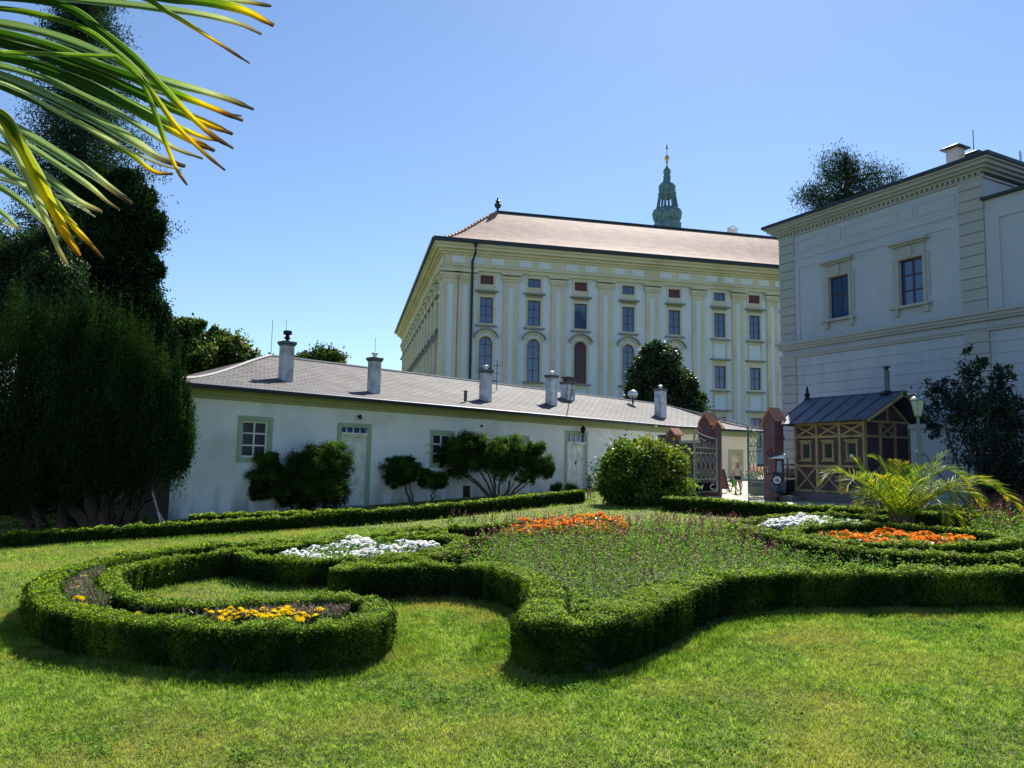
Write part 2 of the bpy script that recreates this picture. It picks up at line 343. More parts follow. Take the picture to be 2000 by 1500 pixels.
    pos[:, :2] = c+nn*lat[:, None]; pos[:, 2] = gz(pos[:, 0], pos[:, 1])+zz; pos += unit(n3)*depth[:, None]
    # end caps
    caps = []
    if not closed:
        for e, sg in ((0, -1), (len(C)-1, 1)):
            k = int((math.pi*wd[e]/2*hh[e]+wd[e]**2*.4)*2.3*dens/(.25*size[min(e, len(size)-1)]**2)); a = rng.uniform(-math.pi/2, math.pi/2, k); r_ = wd[e]/2; tp = rng.random(k) < .3
            rr = np.where(tp, np.sqrt(rng.random(k))*r_, r_)+rng.uniform(-.03, .02, k); zt = np.where(tp, hh[e]+rng.uniform(-.03, .02, k), rng.random(k)*hh[e])
            pc = np.stack([C[e, 0]+sg*T[e, 0]*np.cos(a)*rr+Nn[e, 0]*np.sin(a)*rr, C[e, 1]+sg*T[e, 1]*np.cos(a)*rr+Nn[e, 1]*np.sin(a)*rr], 1)
            caps.append((np.column_stack([pc, gz(pc[:, 0], pc[:, 1])+zt]), np.column_stack([np.where(tp[:, None], 0, pc-C[e]), np.where(tp, 1, .05)]), np.full(k, size[min(e, len(size)-1)])))
    szs = size[idx]; v = rng.random(tot); tf = top.copy()
    if caps:
        pos = np.concatenate([pos]+[k[0] for k in caps]); n3 = np.concatenate([n3]+[k[1] for k in caps]); szs = np.concatenate([szs]+[k[2] for k in caps]); tf = np.concatenate([top]+[k[1][:, 2] > .5 for k in caps])
    v = rng.random(len(pos)); v = np.where(tf, .3+.7*v, .38*v**1.5); V = leaves(pos, unit(n3), szs, .55, np.where(tf, .45, .8)[:, None])  # sunlit tops and shaded sides put into leaf colour, besides fresh top growth
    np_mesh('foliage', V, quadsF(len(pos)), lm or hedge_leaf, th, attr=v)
    return C
# ---------------- the parterre hedges ----------------
HG = 'clipped box hedges of the parterre'
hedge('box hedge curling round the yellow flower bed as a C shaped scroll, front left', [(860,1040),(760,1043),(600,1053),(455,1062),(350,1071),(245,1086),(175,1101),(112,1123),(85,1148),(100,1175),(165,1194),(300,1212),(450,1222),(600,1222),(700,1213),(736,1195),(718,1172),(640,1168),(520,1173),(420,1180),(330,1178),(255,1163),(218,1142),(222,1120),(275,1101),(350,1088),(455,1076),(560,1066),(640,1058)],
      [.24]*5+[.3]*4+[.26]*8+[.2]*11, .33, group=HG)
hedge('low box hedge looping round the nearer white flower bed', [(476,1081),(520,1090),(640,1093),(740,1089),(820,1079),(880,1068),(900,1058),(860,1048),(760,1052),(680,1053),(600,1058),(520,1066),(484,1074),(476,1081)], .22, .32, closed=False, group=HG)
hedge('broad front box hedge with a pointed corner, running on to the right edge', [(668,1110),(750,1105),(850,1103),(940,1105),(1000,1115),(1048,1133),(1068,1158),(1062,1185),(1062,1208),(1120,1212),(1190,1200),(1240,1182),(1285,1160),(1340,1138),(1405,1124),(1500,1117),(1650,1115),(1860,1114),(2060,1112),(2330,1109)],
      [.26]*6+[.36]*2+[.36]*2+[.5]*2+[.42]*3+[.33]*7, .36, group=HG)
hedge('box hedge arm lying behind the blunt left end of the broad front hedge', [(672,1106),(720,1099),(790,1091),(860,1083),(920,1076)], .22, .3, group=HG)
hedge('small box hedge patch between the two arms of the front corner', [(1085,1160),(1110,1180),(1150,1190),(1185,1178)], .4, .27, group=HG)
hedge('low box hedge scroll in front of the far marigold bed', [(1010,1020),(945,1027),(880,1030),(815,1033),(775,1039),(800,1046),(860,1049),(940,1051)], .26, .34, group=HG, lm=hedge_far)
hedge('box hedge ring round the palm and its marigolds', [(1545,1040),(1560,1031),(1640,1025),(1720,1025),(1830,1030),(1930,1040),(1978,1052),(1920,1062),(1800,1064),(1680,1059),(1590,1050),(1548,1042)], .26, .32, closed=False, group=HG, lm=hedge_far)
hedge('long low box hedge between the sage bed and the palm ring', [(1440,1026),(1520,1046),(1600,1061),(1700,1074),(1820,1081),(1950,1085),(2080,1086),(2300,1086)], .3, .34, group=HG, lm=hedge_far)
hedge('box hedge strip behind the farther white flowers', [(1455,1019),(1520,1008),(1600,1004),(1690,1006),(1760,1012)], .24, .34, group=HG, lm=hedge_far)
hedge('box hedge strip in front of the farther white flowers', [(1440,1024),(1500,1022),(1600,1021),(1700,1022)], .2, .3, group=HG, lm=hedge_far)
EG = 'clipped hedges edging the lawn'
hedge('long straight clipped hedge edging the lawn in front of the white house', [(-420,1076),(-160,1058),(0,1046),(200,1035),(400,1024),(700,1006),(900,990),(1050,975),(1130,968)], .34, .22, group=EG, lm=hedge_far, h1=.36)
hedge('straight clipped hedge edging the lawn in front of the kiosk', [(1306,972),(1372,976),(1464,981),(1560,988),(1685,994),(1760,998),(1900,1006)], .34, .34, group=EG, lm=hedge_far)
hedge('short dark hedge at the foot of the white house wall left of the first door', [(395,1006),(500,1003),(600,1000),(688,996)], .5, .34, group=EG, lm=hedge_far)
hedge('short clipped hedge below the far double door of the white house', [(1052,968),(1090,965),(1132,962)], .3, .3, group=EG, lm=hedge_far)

# ---------------- beds ----------------
def poly_sample(poly, n):
    P = np.array(poly); lo, hi = P.min(0), P.max(0); out = []
    while sum(len(o) for o in out) < n:
        q = rng.uniform(lo, hi, (n*3, 2)); ins = np.zeros(len(q), bool); j = len(P)-1
        for i in range(len(P)):
            a, b = P[i], P[j]; c = ((a[1] > q[:, 1]) != (b[1] > q[:, 1])) & (q[:, 0] < (b[0]-a[0])*(q[:, 1]-a[1])/(b[1]-a[1]+1e-12)+a[0]); ins ^= c; j = i
        out.append(q[ins])
    return np.concatenate(out)[:n]
def gpoly(px, h=0): return [tuple(G(x, y, h))[:2] for x, y in px]
def parea(P):
    P = np.array(P); return abs(np.sum(P[:, 0]*np.roll(P[:, 1], -1)-P[:, 1]*np.roll(P[:, 0], -1)))/2
BEDS = []
def bed(px, h=.3, name='soil_bed'):
    P = gpoly(px, h); BEDS.append(P); m = MB(); m.face([(x, y, float(gz(x, y))+.012) for x, y in P]); o = m.build(name, soil); tag(o, kind='structure'); return P
sage_leaf = leafmat('sage_leaf', ['#34501e', '#4c6e2a', '#6a8c3c', '#8aa656'], .35, .65, .12, tcol=(1.4,1.5,.5))
spike_m = leafmat('sage_spike', ['#4a2436', '#743048', '#9a4a66', '#5a4a3c'], .2, .6, .3, tcol=(1.3,1,1))
def sage(poly, dens, label, hmin=.2, hmax=.43, spikes=.4, name='sage_planting'):
    n = int(parea(poly)*dens); q = poly_sample(poly, n); dist = np.linalg.norm(q, axis=1)
    H = rng.uniform(hmin, hmax, n); lean = rng.normal(0, .12, (n, 2)); k = 26; t = rng.uniform(.15, 1.0, (n, k))
    base = np.column_stack([q, gz(q[:, 0], q[:, 1])]); C = base[:, None, :]+np.stack([lean[:, :1]*t, lean[:, 1:]*t, H[:, None]*t], -1)+rng.normal(0, .028, (n, k, 3))
    C = C.reshape(-1, 3); sz = np.repeat(np.clip(.0034*dist, .032, .06), k)*1.0; Nv = np.tile([0, 0, 1.], (len(C), 1))+rng.normal(0, .6, (len(C), 3))
    root = tag(thing(name, (float(q[:, 0].mean()), float(q[:, 1].mean()), float(gz(q[:, 0].mean(), q[:, 1].mean()))), label, 'flowers'), kind='stuff')
    np_mesh('leaves', leaves(C, Nv, sz, .5, .6), quadsF(len(C)), sage_leaf, root, attr=rng.random(len(C)))
    s = rng.random(n) < spikes; m = int(s.sum()); b = base[s]; top = b+np.column_stack([lean[s], H[s]]); k2 = 9
    tt = np.linspace(.0, 1, k2)[None, :, None]; up = np.column_stack([rng.normal(0, .02, (m, 2)), rng.uniform(.08, .2, m)])
    C2 = (top[:, None, :]+up[:, None, :]*tt*1.0+rng.normal(0, .005, (m, k2, 3))).reshape(-1, 3); s2 = np.repeat(np.clip(.0022*dist[s], .018, .035), k2)
    Z = np.tile([0, 0, 1.], (len(C2), 1)); np_mesh('flower_spikes', leaves(C2, rng.normal(0, 1, C2.shape), s2, .6, .5, U=Z), quadsF(len(C2)), spike_m, root, attr=rng.random(len(C2)))
    return root
P1 = bed([(905,1062),(960,1040),(1000,1030),(1200,1026),(1420,1020),(1480,1040),(1560,1062),(1680,1082),(2040,1096),(2040,1112),(1650,1112),(1400,1120),(1280,1152),(1180,1186),(1110,1190),(1078,1150),(1050,1124),(960,1098),(860,1096)], .3)
P1a = gpoly([(900,1066),(960,1040),(1020,1030),(1200,1026),(1420,1022),(1470,1034),(1520,1056),(1520,1112),(1400,1118),(1280,1148),(1180,1176),(1130,1176),(1085,1148),(1050,1118),(960,1094),(860,1090)], .3)
sage(P1a, 95, 'dense sage planting with dark purple flower spikes filling the middle of the parterre')
P1b = gpoly([(1520,1060),(1680,1082),(2040,1098),(2040,1108),(1650,1110),(1520,1114)], .3)
sage(P1b, 70, 'thin row of sage plants growing between the two hedges at the right', .2, .36, .12)
P1c = gpoly([(860,1000),(1440,1004),(1500,1010),(1440,1024),(1200,1022),(1000,1026)], .3)
sage(P1c, 14, 'scattered tall dark flower spikes standing round the far marigold bed', .16, .26, .9)
P2 = gpoly([(1880,985),(2080,975),(2080,1040),(1990,1046),(1900,1030)], .3); BEDS.append(P2)
sage(P2, 60, 'meadow like planting with dusky pink flowers behind the palm at the right edge', .25, .5, .6)
def flowers(name, poly, n, size, material, label, hz, green, gden=3.0, disc=6, kind='stuff', cat='flowers', lean=.5):
    q = poly_sample(poly, n); mo = .5+.5*np.sin(q[:, 0]*5.3+1.7*np.sin(q[:, 1]*4.1))*np.sin(q[:, 1]*6.1+q[:, 0]*2.2); z = gz(q[:, 0], q[:, 1])+hz*(.62+.42*mo)*rng.uniform(.85, 1.1, n); c0 = np.column_stack([q, z])
    root = tag(thing(name, (float(q[:, 0].mean()), float(q[:, 1].mean()), float(gz(q[:, 0].mean(), q[:, 1].mean()))), label, cat), kind=kind)
    k = disc*2; an = rng.uniform(0, 6.28, (n, 1))+np.tile(np.arange(disc)*2*math.pi/disc, 2)[None, :]; rr = np.repeat([.6, .25], disc)[None, :]*size; zz = np.repeat([0, .22], disc)[None, :]*size
    tl = rng.normal(0, lean*.4, (n, 2)); dx = np.cos(an)*rr; dy = np.sin(an)*rr; dz = zz+dx*tl[:, :1]+dy*tl[:, 1:]
    C = (c0[:, None, :]+np.stack([dx, dy, np.broadcast_to(dz, dx.shape)], -1)).reshape(-1, 3)
    U = np.stack([np.cos(an), np.sin(an), np.full(an.shape, .15)], -1).reshape(-1, 3); Nv = np.tile([0, 0, 1.], (len(C), 1))
    v = np.repeat(rng.random(n), k)*.8+rng.random(n*k)*.2
    np_mesh('blooms', leaves(C, Nv, size*.75, .8, .3, U=U), quadsF(len(C)), material, root, attr=v)
    m = int(n*gden); q2 = poly_sample(poly, m); C2 = np.column_stack([q2, gz(q2[:, 0], q2[:, 1])+rng.uniform(.03, hz*.98, m)])
    np_mesh('leaves', leaves(C2, np.tile([0, 0, 1.], (m, 1)), size*1.1, .45, .9), quadsF(m), green, root, attr=rng.random(m))
    return root
bed_green = leafmat('bedding_leaf', ['#2e4a1a', '#44662a', '#5f8238'], .3, .5, .3)
orange_m = leafmat('marigold_petal', ['#e8780f', '#f08c1a', '#f6a02a', '#ea800f'], .25, .8, .05, tcol=(1,1,.8))
yellow_m = leafmat('yellow_petal', ['#f2d010', '#f6dc20', '#f2c410'], .25, .8, .05, tcol=(1,1,.7))
white_m = leafmat('white_petal', ['#eeeeea', '#f8f8f6', '#ffffff'], .12, .7, .1, tcol=(1,1,1))
dry_m = leafmat('dry_stem', ['#5a4a3e', '#7d6c5e', '#a09084', '#5f6c38'], .15, .8, .2, tcol=(1.1,1,.9))
W1 = gpoly([(540,1082),(620,1066),(680,1054),(740,1052),(850,1058),(860,1064),(800,1072),(740,1080),(640,1086),(560,1088)], .33)
bed([(500,1080),(620,1062),(760,1050),(870,1052),(880,1064),(800,1078),(640,1090),(520,1088)], .32)
flowers('white_flower_bed', W1, 430, .07, white_m, 'bed of white bedding flowers inside the near low hedge loop', .35, bed_green, 9)
O1 = gpoly([(975,1022),(1010,1008),(1080,1001),(1150,998),(1200,1004),(1230,1018),(1200,1024),(1080,1026),(1000,1026)], .38)
bed([(965,1026),(1000,1008),(1080,1002),(1160,1000),(1240,1010),(1250,1024),(1100,1030)], .3)
flowers('marigold_bed', O1, 400, .095, orange_m, 'bed of orange marigolds in the middle distance beyond the sage', .33, bed_green, 7)
W2 = gpoly([(1487,1018),(1530,1010),(1590,1005),(1650,1008),(1692,1016),(1650,1020),(1560,1021)], .36)
flowers('white_flower_bed', W2, 380, .10, white_m, 'narrow bed of white flowers near the palm, in front of the far straight hedge', .34, bed_green, 6)
O2 = gpoly([(1575,1036),(1620,1030),(1680,1036),(1760,1034),(1850,1036),(1910,1050),(1860,1056),(1760,1056),(1680,1052),(1610,1044)], .28)
bed([(1556,1040),(1640,1030),(1720,1030),(1830,1034),(1930,1044),(1950,1052),(1900,1058),(1750,1060),(1650,1054)], .3)
flowers('marigold_bed', O2, 370, .085, orange_m, 'bed of orange marigolds growing round the foot of the palm', .27, bed_green, 6)
# yellow flowers, dead stems in the scroll bed
YB = [(240,1178),(300,1188),(400,1196),(520,1190),(640,1184),(708,1184),(716,1194),(660,1206),(560,1211),(420,1211),(280,1198)]
bed([(110,1125),(180,1106),(215,1105),(205,1140),(240,1166),(320,1190),(420,1196),(520,1190),(640,1184),(708,1184),(716,1194),(600,1213),(420,1211),(280,1200),(180,1184),(120,1165),(100,1145)], .28)
def stalks(name, poly, n, hgt, material, label, sz=.05):
    q = poly_sample(poly, n); k = 3; C = np.repeat(np.column_stack([q, gz(q[:, 0], q[:, 1])]), k, 0); C[:, 2] += rng.uniform(.04, hgt, len(C)); C[:, :2] += rng.normal(0, .012, (len(C), 2))
    o = np_mesh(name, leaves(C, rng.normal(0, 1, C.shape), sz, .16, .2, U=np.tile([0, 0, 1.], (len(C), 1))+rng.normal(0, .45, C.shape)), quadsF(len(C)), material, attr=rng.random(len(C)))
    return tag(o, label, 'plants', kind='stuff')
stalks('dry_plants', gpoly([(225,1172),(300,1180),(400,1187),(520,1181),(660,1176),(712,1182),(655,1207),(420,1210),(280,1199)], .25), 6500, .31, dry_m, 'brown withered plants around the yellow flowers in the C shaped bed', .07)
stalks('dry_plants', gpoly([(105,1140),(140,1118),(185,1106),(210,1108),(175,1130),(180,1150),(225,1172),(200,1182),(130,1165)], .28), 3400, .33, dry_m, 'greyish withered plants in the narrow far left curve of the C shaped bed', .05)
stalks('bedding_foliage', gpoly([(105,1140),(140,1118),(185,1106),(210,1108),(175,1130),(180,1150),(225,1172),(200,1182),(130,1165)], .28), 1300, .33, bed_green, 'green leaves among the withered plants in the far left curve of the C shaped bed', .05)
green_st = stalks('bedding_foliage', gpoly([(400,1192),(520,1187),(660,1186),(700,1192),(650,1208),(420,1210)], .25), 2200, .28, bed_green, 'green leaves and stems among the yellow flowers of the C shaped bed', .06)
def yflower():
    m = MB()
    for ring, (rr, k, zz) in enumerate(((.024, 9, 0), (.014, 7, .008))):
        for i in range(k):
            a = 2*math.pi*(i+.5*ring)/k; c, s = math.cos(a), math.sin(a); p, q = math.cos(a+.35), math.sin(a+.35); p2, q2 = math.cos(a-.35), math.sin(a-.35)
            m.face([(0, 0, zz), (p2*rr*.8, q2*rr*.8, zz+.004), (c*rr*1.25, s*rr*1.25, zz+.001), (p*rr*.8, q*rr*.8, zz+.004)])
    return m
yp = None; ys = MB().tube([(0, 0, -.2), (0, 0, 0)], .003, 4)
spots = [(x, y) for x, y in [(172,1121),(166,1130),(153,1149),(150,1168),(160,1169),(165,1187),(233,1200),(268,1203),(336,1210),(245,1203)]]+[(random.triangular(400, 648, 560), random.uniform(1189, 1213)) for _ in range(74)]
YG = 'yellow flowers in the C shaped bed'
for i, (x, y) in enumerate(spots):
    pos = G(x, y-2, .31)
    if i == 0:
        yp = thing('yellow_flower', (0, 0, 0), 'small yellow flower on a thin stem in the C shaped hedge bed', 'flower', YG)
        a_ = yflower().build('petals', yellow_m, yp); b_ = ys.build('stem', MATS['bedding_leaf'], yp); o = yp
        at = a_.data.attributes.new('v', 'FLOAT', 'FACE'); at.data.foreach_set('value', np.random.default_rng(1).random(len(a_.data.polygons)).astype(np.float32))
    else: o = copy_tree(yp)
    o.location = (pos.x, pos.y, pos.z+random.uniform(-.02, .02)); o.rotation_euler = (random.gauss(.25, .25), random.gauss(0, .25), random.uniform(0, 6.28)); s = random.uniform(.9, 1.35); o.scale = (s, s, s)

# ---------------- grass ----------------
def in_poly(q, P):
    P = np.array(P); ins = np.zeros(len(q), bool); j = len(P)-1
    for i in range(len(P)):
        a, b = P[i], P[j]; c = ((a[1] > q[:, 1]) != (b[1] > q[:, 1])) & (q[:, 0] < (b[0]-a[0])*(q[:, 1]-a[1])/(b[1]-a[1]+1e-12)+a[0]); ins ^= c; j = i
    return ins
MASK = {}
def blocked2(q):
    i = ((q[:, 0]+30)/.06).astype(int).clip(0, 999); j = (q[:, 1]/.06).astype(int).clip(0, 999); return MASK['b'][i, j].astype(float)
def blocked(q):
    gx0, gy0, cs = -30, 0, .06; W_, H_ = 1000, 1000
    if 'a' in MASK: i = ((q[:, 0]-gx0)/cs).astype(int).clip(0, W_-1); j = ((q[:, 1]-gy0)/cs).astype(int).clip(0, H_-1); return MASK['a'][i, j]
    m = np.zeros((W_, H_), bool)
    xs = gx0+(np.arange(W_)+.5)*cs; ys = gy0+(np.arange(H_)+.5)*cs; Xg, Yg = np.meshgrid(xs, ys, indexing='ij'); flat = np.column_stack([Xg.ravel(), Yg.ravel()])
    for P in BEDS: m |= in_poly(flat, P).reshape(W_, H_)
    for C, r in KEEP:
        for c, rr in zip(C[::2], r[::2]):
            a = int((c[0]-gx0)/cs); b = int((c[1]-gy0)/cs); k = max(1, int(rr/cs)); m[max(a-k, 0):a+k+1, max(b-k, 0):b+k+1] = True
    MASK['a'] = m; d = m.copy()
    for _ in range(7): d = d | np.roll(d, 1, 0) | np.roll(d, -1, 0) | np.roll(d, 1, 1) | np.roll(d, -1, 1)
    MASK['b'] = d
    i = ((q[:, 0]-gx0)/cs).astype(int).clip(0, W_-1); j = ((q[:, 1]-gy0)/cs).astype(int).clip(0, H_-1); return m[i, j]
grass_m = leafmat('grass_blade', ['#29440f', '#58792a', '#8fa84a', '#c6c688'], .42, .7, .1, tcol=(1.25,1.4,.55), patch='#b0a064', pscale=.8)
def grass(y0, y1, n, hgt, wd, label):
    u = rng.random(n); y = np.sqrt(y0*y0+u*(y1*y1-y0*y0)); x = rng.uniform(-1, 1, n)*(.74*y+2.2)
    q = np.column_stack([x, y]); q = q[~blocked(q)]; n = len(q); cl = np.sin(q[:, 0]*3.1+np.sin(q[:, 1]*2.3))*np.sin(q[:, 1]*2.7+np.sin(q[:, 0]*1.9))
    st = blocked2(q); ci = np.floor(q/(.022*(1+y0/6))).astype(np.int64); hs = np.sin(ci[:, 0]*127.1+ci[:, 1]*311.7)*43758.5453; hs = hs-np.floor(hs)
    h = hgt*rng.uniform(.5, 1.25, n)*(1+.25*cl)*(1+.55*st); a = rng.uniform(0, 6.28, n); le = rng.normal(0, .55, (n, 2))*h[:, None]; b = np.column_stack([q, gz(q[:, 0], q[:, 1])])
    d = np.column_stack([np.cos(a), np.sin(a), np.zeros(n)])*wd/2; V = np.stack([b-d, b+d, b+np.column_stack([le, h])], 1).reshape(-1, 3)
    cl2 = np.sin(q[:, 0]*11+np.sin(q[:, 1]*7)*2)*np.sin(q[:, 1]*13+np.sin(q[:, 0]*9)*2); v = np.clip(rng.random(n)*.38+.5*(hs-.35)+.1*cl+.13*cl2+.24-.14*st, 0, 1); h = h*(.75+.5*hs); h = h*(1+.3*cl2); le *= (1+.3*cl2)[:, None]
    return tag(np_mesh('lawn_grass', V, np.arange(n*3).reshape(-1, 3), grass_m, attr=v), label, 'grass', kind='stuff')
grass(2.2, 8.5, 640000, .027, .0065, 'short mown grass of the nearest part of the lawn')
grass(8.5, 17, 310000, .036, .010, 'short mown grass of the lawn around the hedge scrolls')
grass(17, 36, 100000, .05, .025, 'short grass of the far lawn up to the straight hedges')
def clover(n):
    cx = rng.uniform(-1, 1, 170); y = rng.uniform(4, 11, 170); x = cx*.72*y; k = n//170
    q = np.repeat(np.column_stack([x, y]), k, 0)+rng.normal(0, .13, (170*k, 2))*rng.uniform(.3, 1.3, (170, 1)).repeat(k, 0); q = q[~blocked(q)]; n = len(q)
    C = np.column_stack([q, gz(q[:, 0], q[:, 1])+rng.uniform(.015, .04, n)]); return tag(np_mesh('clover', leaves(C, np.tile([0, 0, 1.], (n, 1)), .02, .8, .35), quadsF(n), leafmat('clover_leaf', ['#41661a', '#587f24', '#6f9630'], .4, .7, .1), attr=rng.random(n)), 'patches of clover growing in the lawn', 'clover', kind='stuff')
clover(16000)
# ---------------- wall with openings ----------------
def wall_open(m, W, t0, t1, z0, z1, ops, off=0, rev=.2, mi=0):
    """front skin with holes; ops = (ta, tb, za, zb, arched)"""
    ts = sorted({t0, t1} | {o[0] for o in ops} | {o[1] for o in ops}); zs = sorted({z0, z1} | {o[2] for o in ops} | {o[3] for o in ops})
    for a, b in zip(ts, ts[1:]):
        for c, d in zip(zs, zs[1:]):
            tm, zm = (a+b)/2, (c+d)/2
            if any(o[0] < tm < o[1] and o[2] < zm < o[3] for o in ops): continue
            m.face([W.p(a, c, off), W.p(b, c, off), W.p(b, d, off), W.p(a, d, off)], mi)
    for ta, tb, za, zb, *ar in ops:
        ar = ar and ar[0]
        if not ar: ring = [(ta, za), (tb, za), (tb, zb), (ta, zb)]
        else:
            r = (tb-ta)/2; cx = (ta+tb)/2; zc = zb-r; arc = [(cx+r*math.cos(math.pi*i/12), zc+r*math.sin(math.pi*i/12)) for i in range(13)]
            ring = [(ta, za), (tb, za)] + arc[:-1]+[arc[-1]]
            for p, q in zip(arc, arc[1:]): m.face([W.p(p[0], p[1], off), W.p(p[0], zb, off), W.p(q[0], zb, off), W.p(q[0], q[1], off)], mi)
        for p, q in zip(ring, ring[1:]+ring[:1]):
            m.face([W.p(p[0], p[1], off), W.p(q[0], q[1], off), W.p(q[0], q[1], off-rev), W.p(p[0], p[1], off-rev)], mi)
def window(W, ta, tb, za, zb, parent, fm, nm=2, rows=(.5,), off=-.12, fw=.06, arch=False, gl=None, name='window', sub='pane'):
    m = MB(); d0, d1 = off-.05, off
    m.wbox(W, ta, ta+fw, za, zb if not arch else zb-(tb-ta)/2, d0, d1); m.wbox(W, tb-fw, tb, za, zb if not arch else zb-(tb-ta)/2, d0, d1); m.wbox(W, ta+fw, tb-fw, za, za+fw, d0, d1)
    if arch:
        r = (tb-ta)/2; cx = (ta+tb)/2; zc = zb-r
        P = [(cx+(r-fw/2)*math.cos(math.pi*i/10), zc+(r-fw/2)*math.sin(math.pi*i/10)) for i in range(11)]
        for p, q in zip(P, P[1:]): m.wbar(W, p[0], p[1], q[0], q[1], fw, d0, d1)
    else: m.wbox(W, ta+fw, tb-fw, zb-fw, zb, d0, d1)
    for i in range(1, nm):
        c = ta+(tb-ta)*i/nm; m.wbox(W, c-fw*.45, c+fw*.45, za+fw, zb-fw, d0+.005, d1-.004)
    for f in rows:
        c = za+(zb-za)*f; m.wbox(W, ta+fw, tb-fw, c-fw*.4, c+fw*.4, d0+.01, d1-.008)
    o = m.build(name, fm, parent)
    g = MB()
    if arch:
        r = (tb-ta)/2-.02; cx = (ta+tb)/2; zc = zb-r-.02
        g.face([W.p(ta+.02, za+.02, off-.03), W.p(tb-.02, za+.02, off-.03)]+[W.p(cx+r*math.cos(math.pi*i/12), zc+r*math.sin(math.pi*i/12), off-.03) for i in range(13)])
    else: g.face([W.p(ta+.02, za+.02, off-.03), W.p(tb-.02, za+.02, off-.03), W.p(tb-.02, zb-.02, off-.03), W.p(ta+.02, zb-.02, off-.03)])
    g.build(sub, gl or glass, o); return o
def frame_band(m, W, ta, tb, za, zb, bw, o0, o1, bottom=True):
    m.wbox(W, ta-bw, ta, za-(bw if bottom else 0), zb, o0, o1); m.wbox(W, tb, tb+bw, za-(bw if bottom else 0), zb, o0, o1); m.wbox(W, ta-bw, tb+bw, zb, zb+bw, o0, o1)
    if bottom: m.wbox(W, ta, tb, za-bw, za, o0, o1)

# ---------------- the white house ----------------
g0 = G(328, 1017); H1 = Wall(g0.x, g0.y, R(43.5))
tB, _ = H1.uv(1300, 840); zt = H1.uv(378.7, 776.3)[1]; zt2 = H1.uv(1290, 845)[1]
print('house len', tB, 'wall top', zt, zt2)
zw = (zt+zt2)/2; ze = zw+.32
house = thing('white_house', (g0.x, g0.y, gz(g0.x, g0.y)), 'long low white house with a grey slate roof and sage green cornice band', 'house')
def rect(W, xa, ya, xb, yb):
    ta, zb = W.uv(xa, ya); tb, zb2 = W.uv(xb, ya); za = W.uv(xa, yb)[1]; return ta, tb, za, zb
w1 = rect(H1, 474, 821, 525, 893); w2 = rect(H1, 846, 847, 882, 905); w3 = rect(H1, 996, 856, 1029, 900)
d1a, d1b = H1.uv(664, 900)[0], H1.uv(716, 900)[0]; d1z0 = H1.uv(716, 987)[1]; d1z1 = H1.uv(690, 853)[1]; d1z2 = H1.uv(690, 835)[1]
d2a, d2b = H1.uv(1107, 900)[0], H1.uv(1143, 900)[0]; d2z0 = H1.uv(1125, 956)[1]; d2z1 = H1.uv(1125, 869)[1]; d2z2 = H1.uv(1125, 848)[1]
print('win1', w1, 'door1', d1a, d1b, d1z0, d1z1, d1z2, 'door2', d2a, d2b, d2z0, d2z1, d2z2)
m = MB(); wall_open(m, H1, 0, tB, -1.5, zw, [w1, w2, w3, (d1a, d1b, d1z0, d1z2), (d2a, d2b, d2z0, d2z2)], rev=.16)
hd = 8.0
m.build('wall', plaster_w, house)
m = MB(); m.face([H1.p(0, -1.5, 0), H1.p(0, -1.5, -hd), H1.p(0, zw, -hd), H1.p(0, zw, 0)][::-1]); m.build('end_wall', mat('plaster_end_wall', (.13,.12,.10), .9, .15, 2), house)['label'] = 'dark taupe end wall'  # plain dark taupe tone over the whole end wall
m = MB(); m.wbox(H1, -.05, tB+.1, zw, ze, -.2, .06); m.wbox(H1, -.05, tB+.1, zw+.1, ze, .0601, .14); m.build('cornice_band', green_band, house)
for r, lab in ((w1, 0), (w2, 1), (w3, 2)):
    m = MB(); frame_band(m, H1, *r, .13, .0, .025); m.build('window_surround', green_frame, house)
    o = window(H1, *r, house, paint_white, 2, (.33, .66), off=-.06, fw=.05, gl=glass_h)
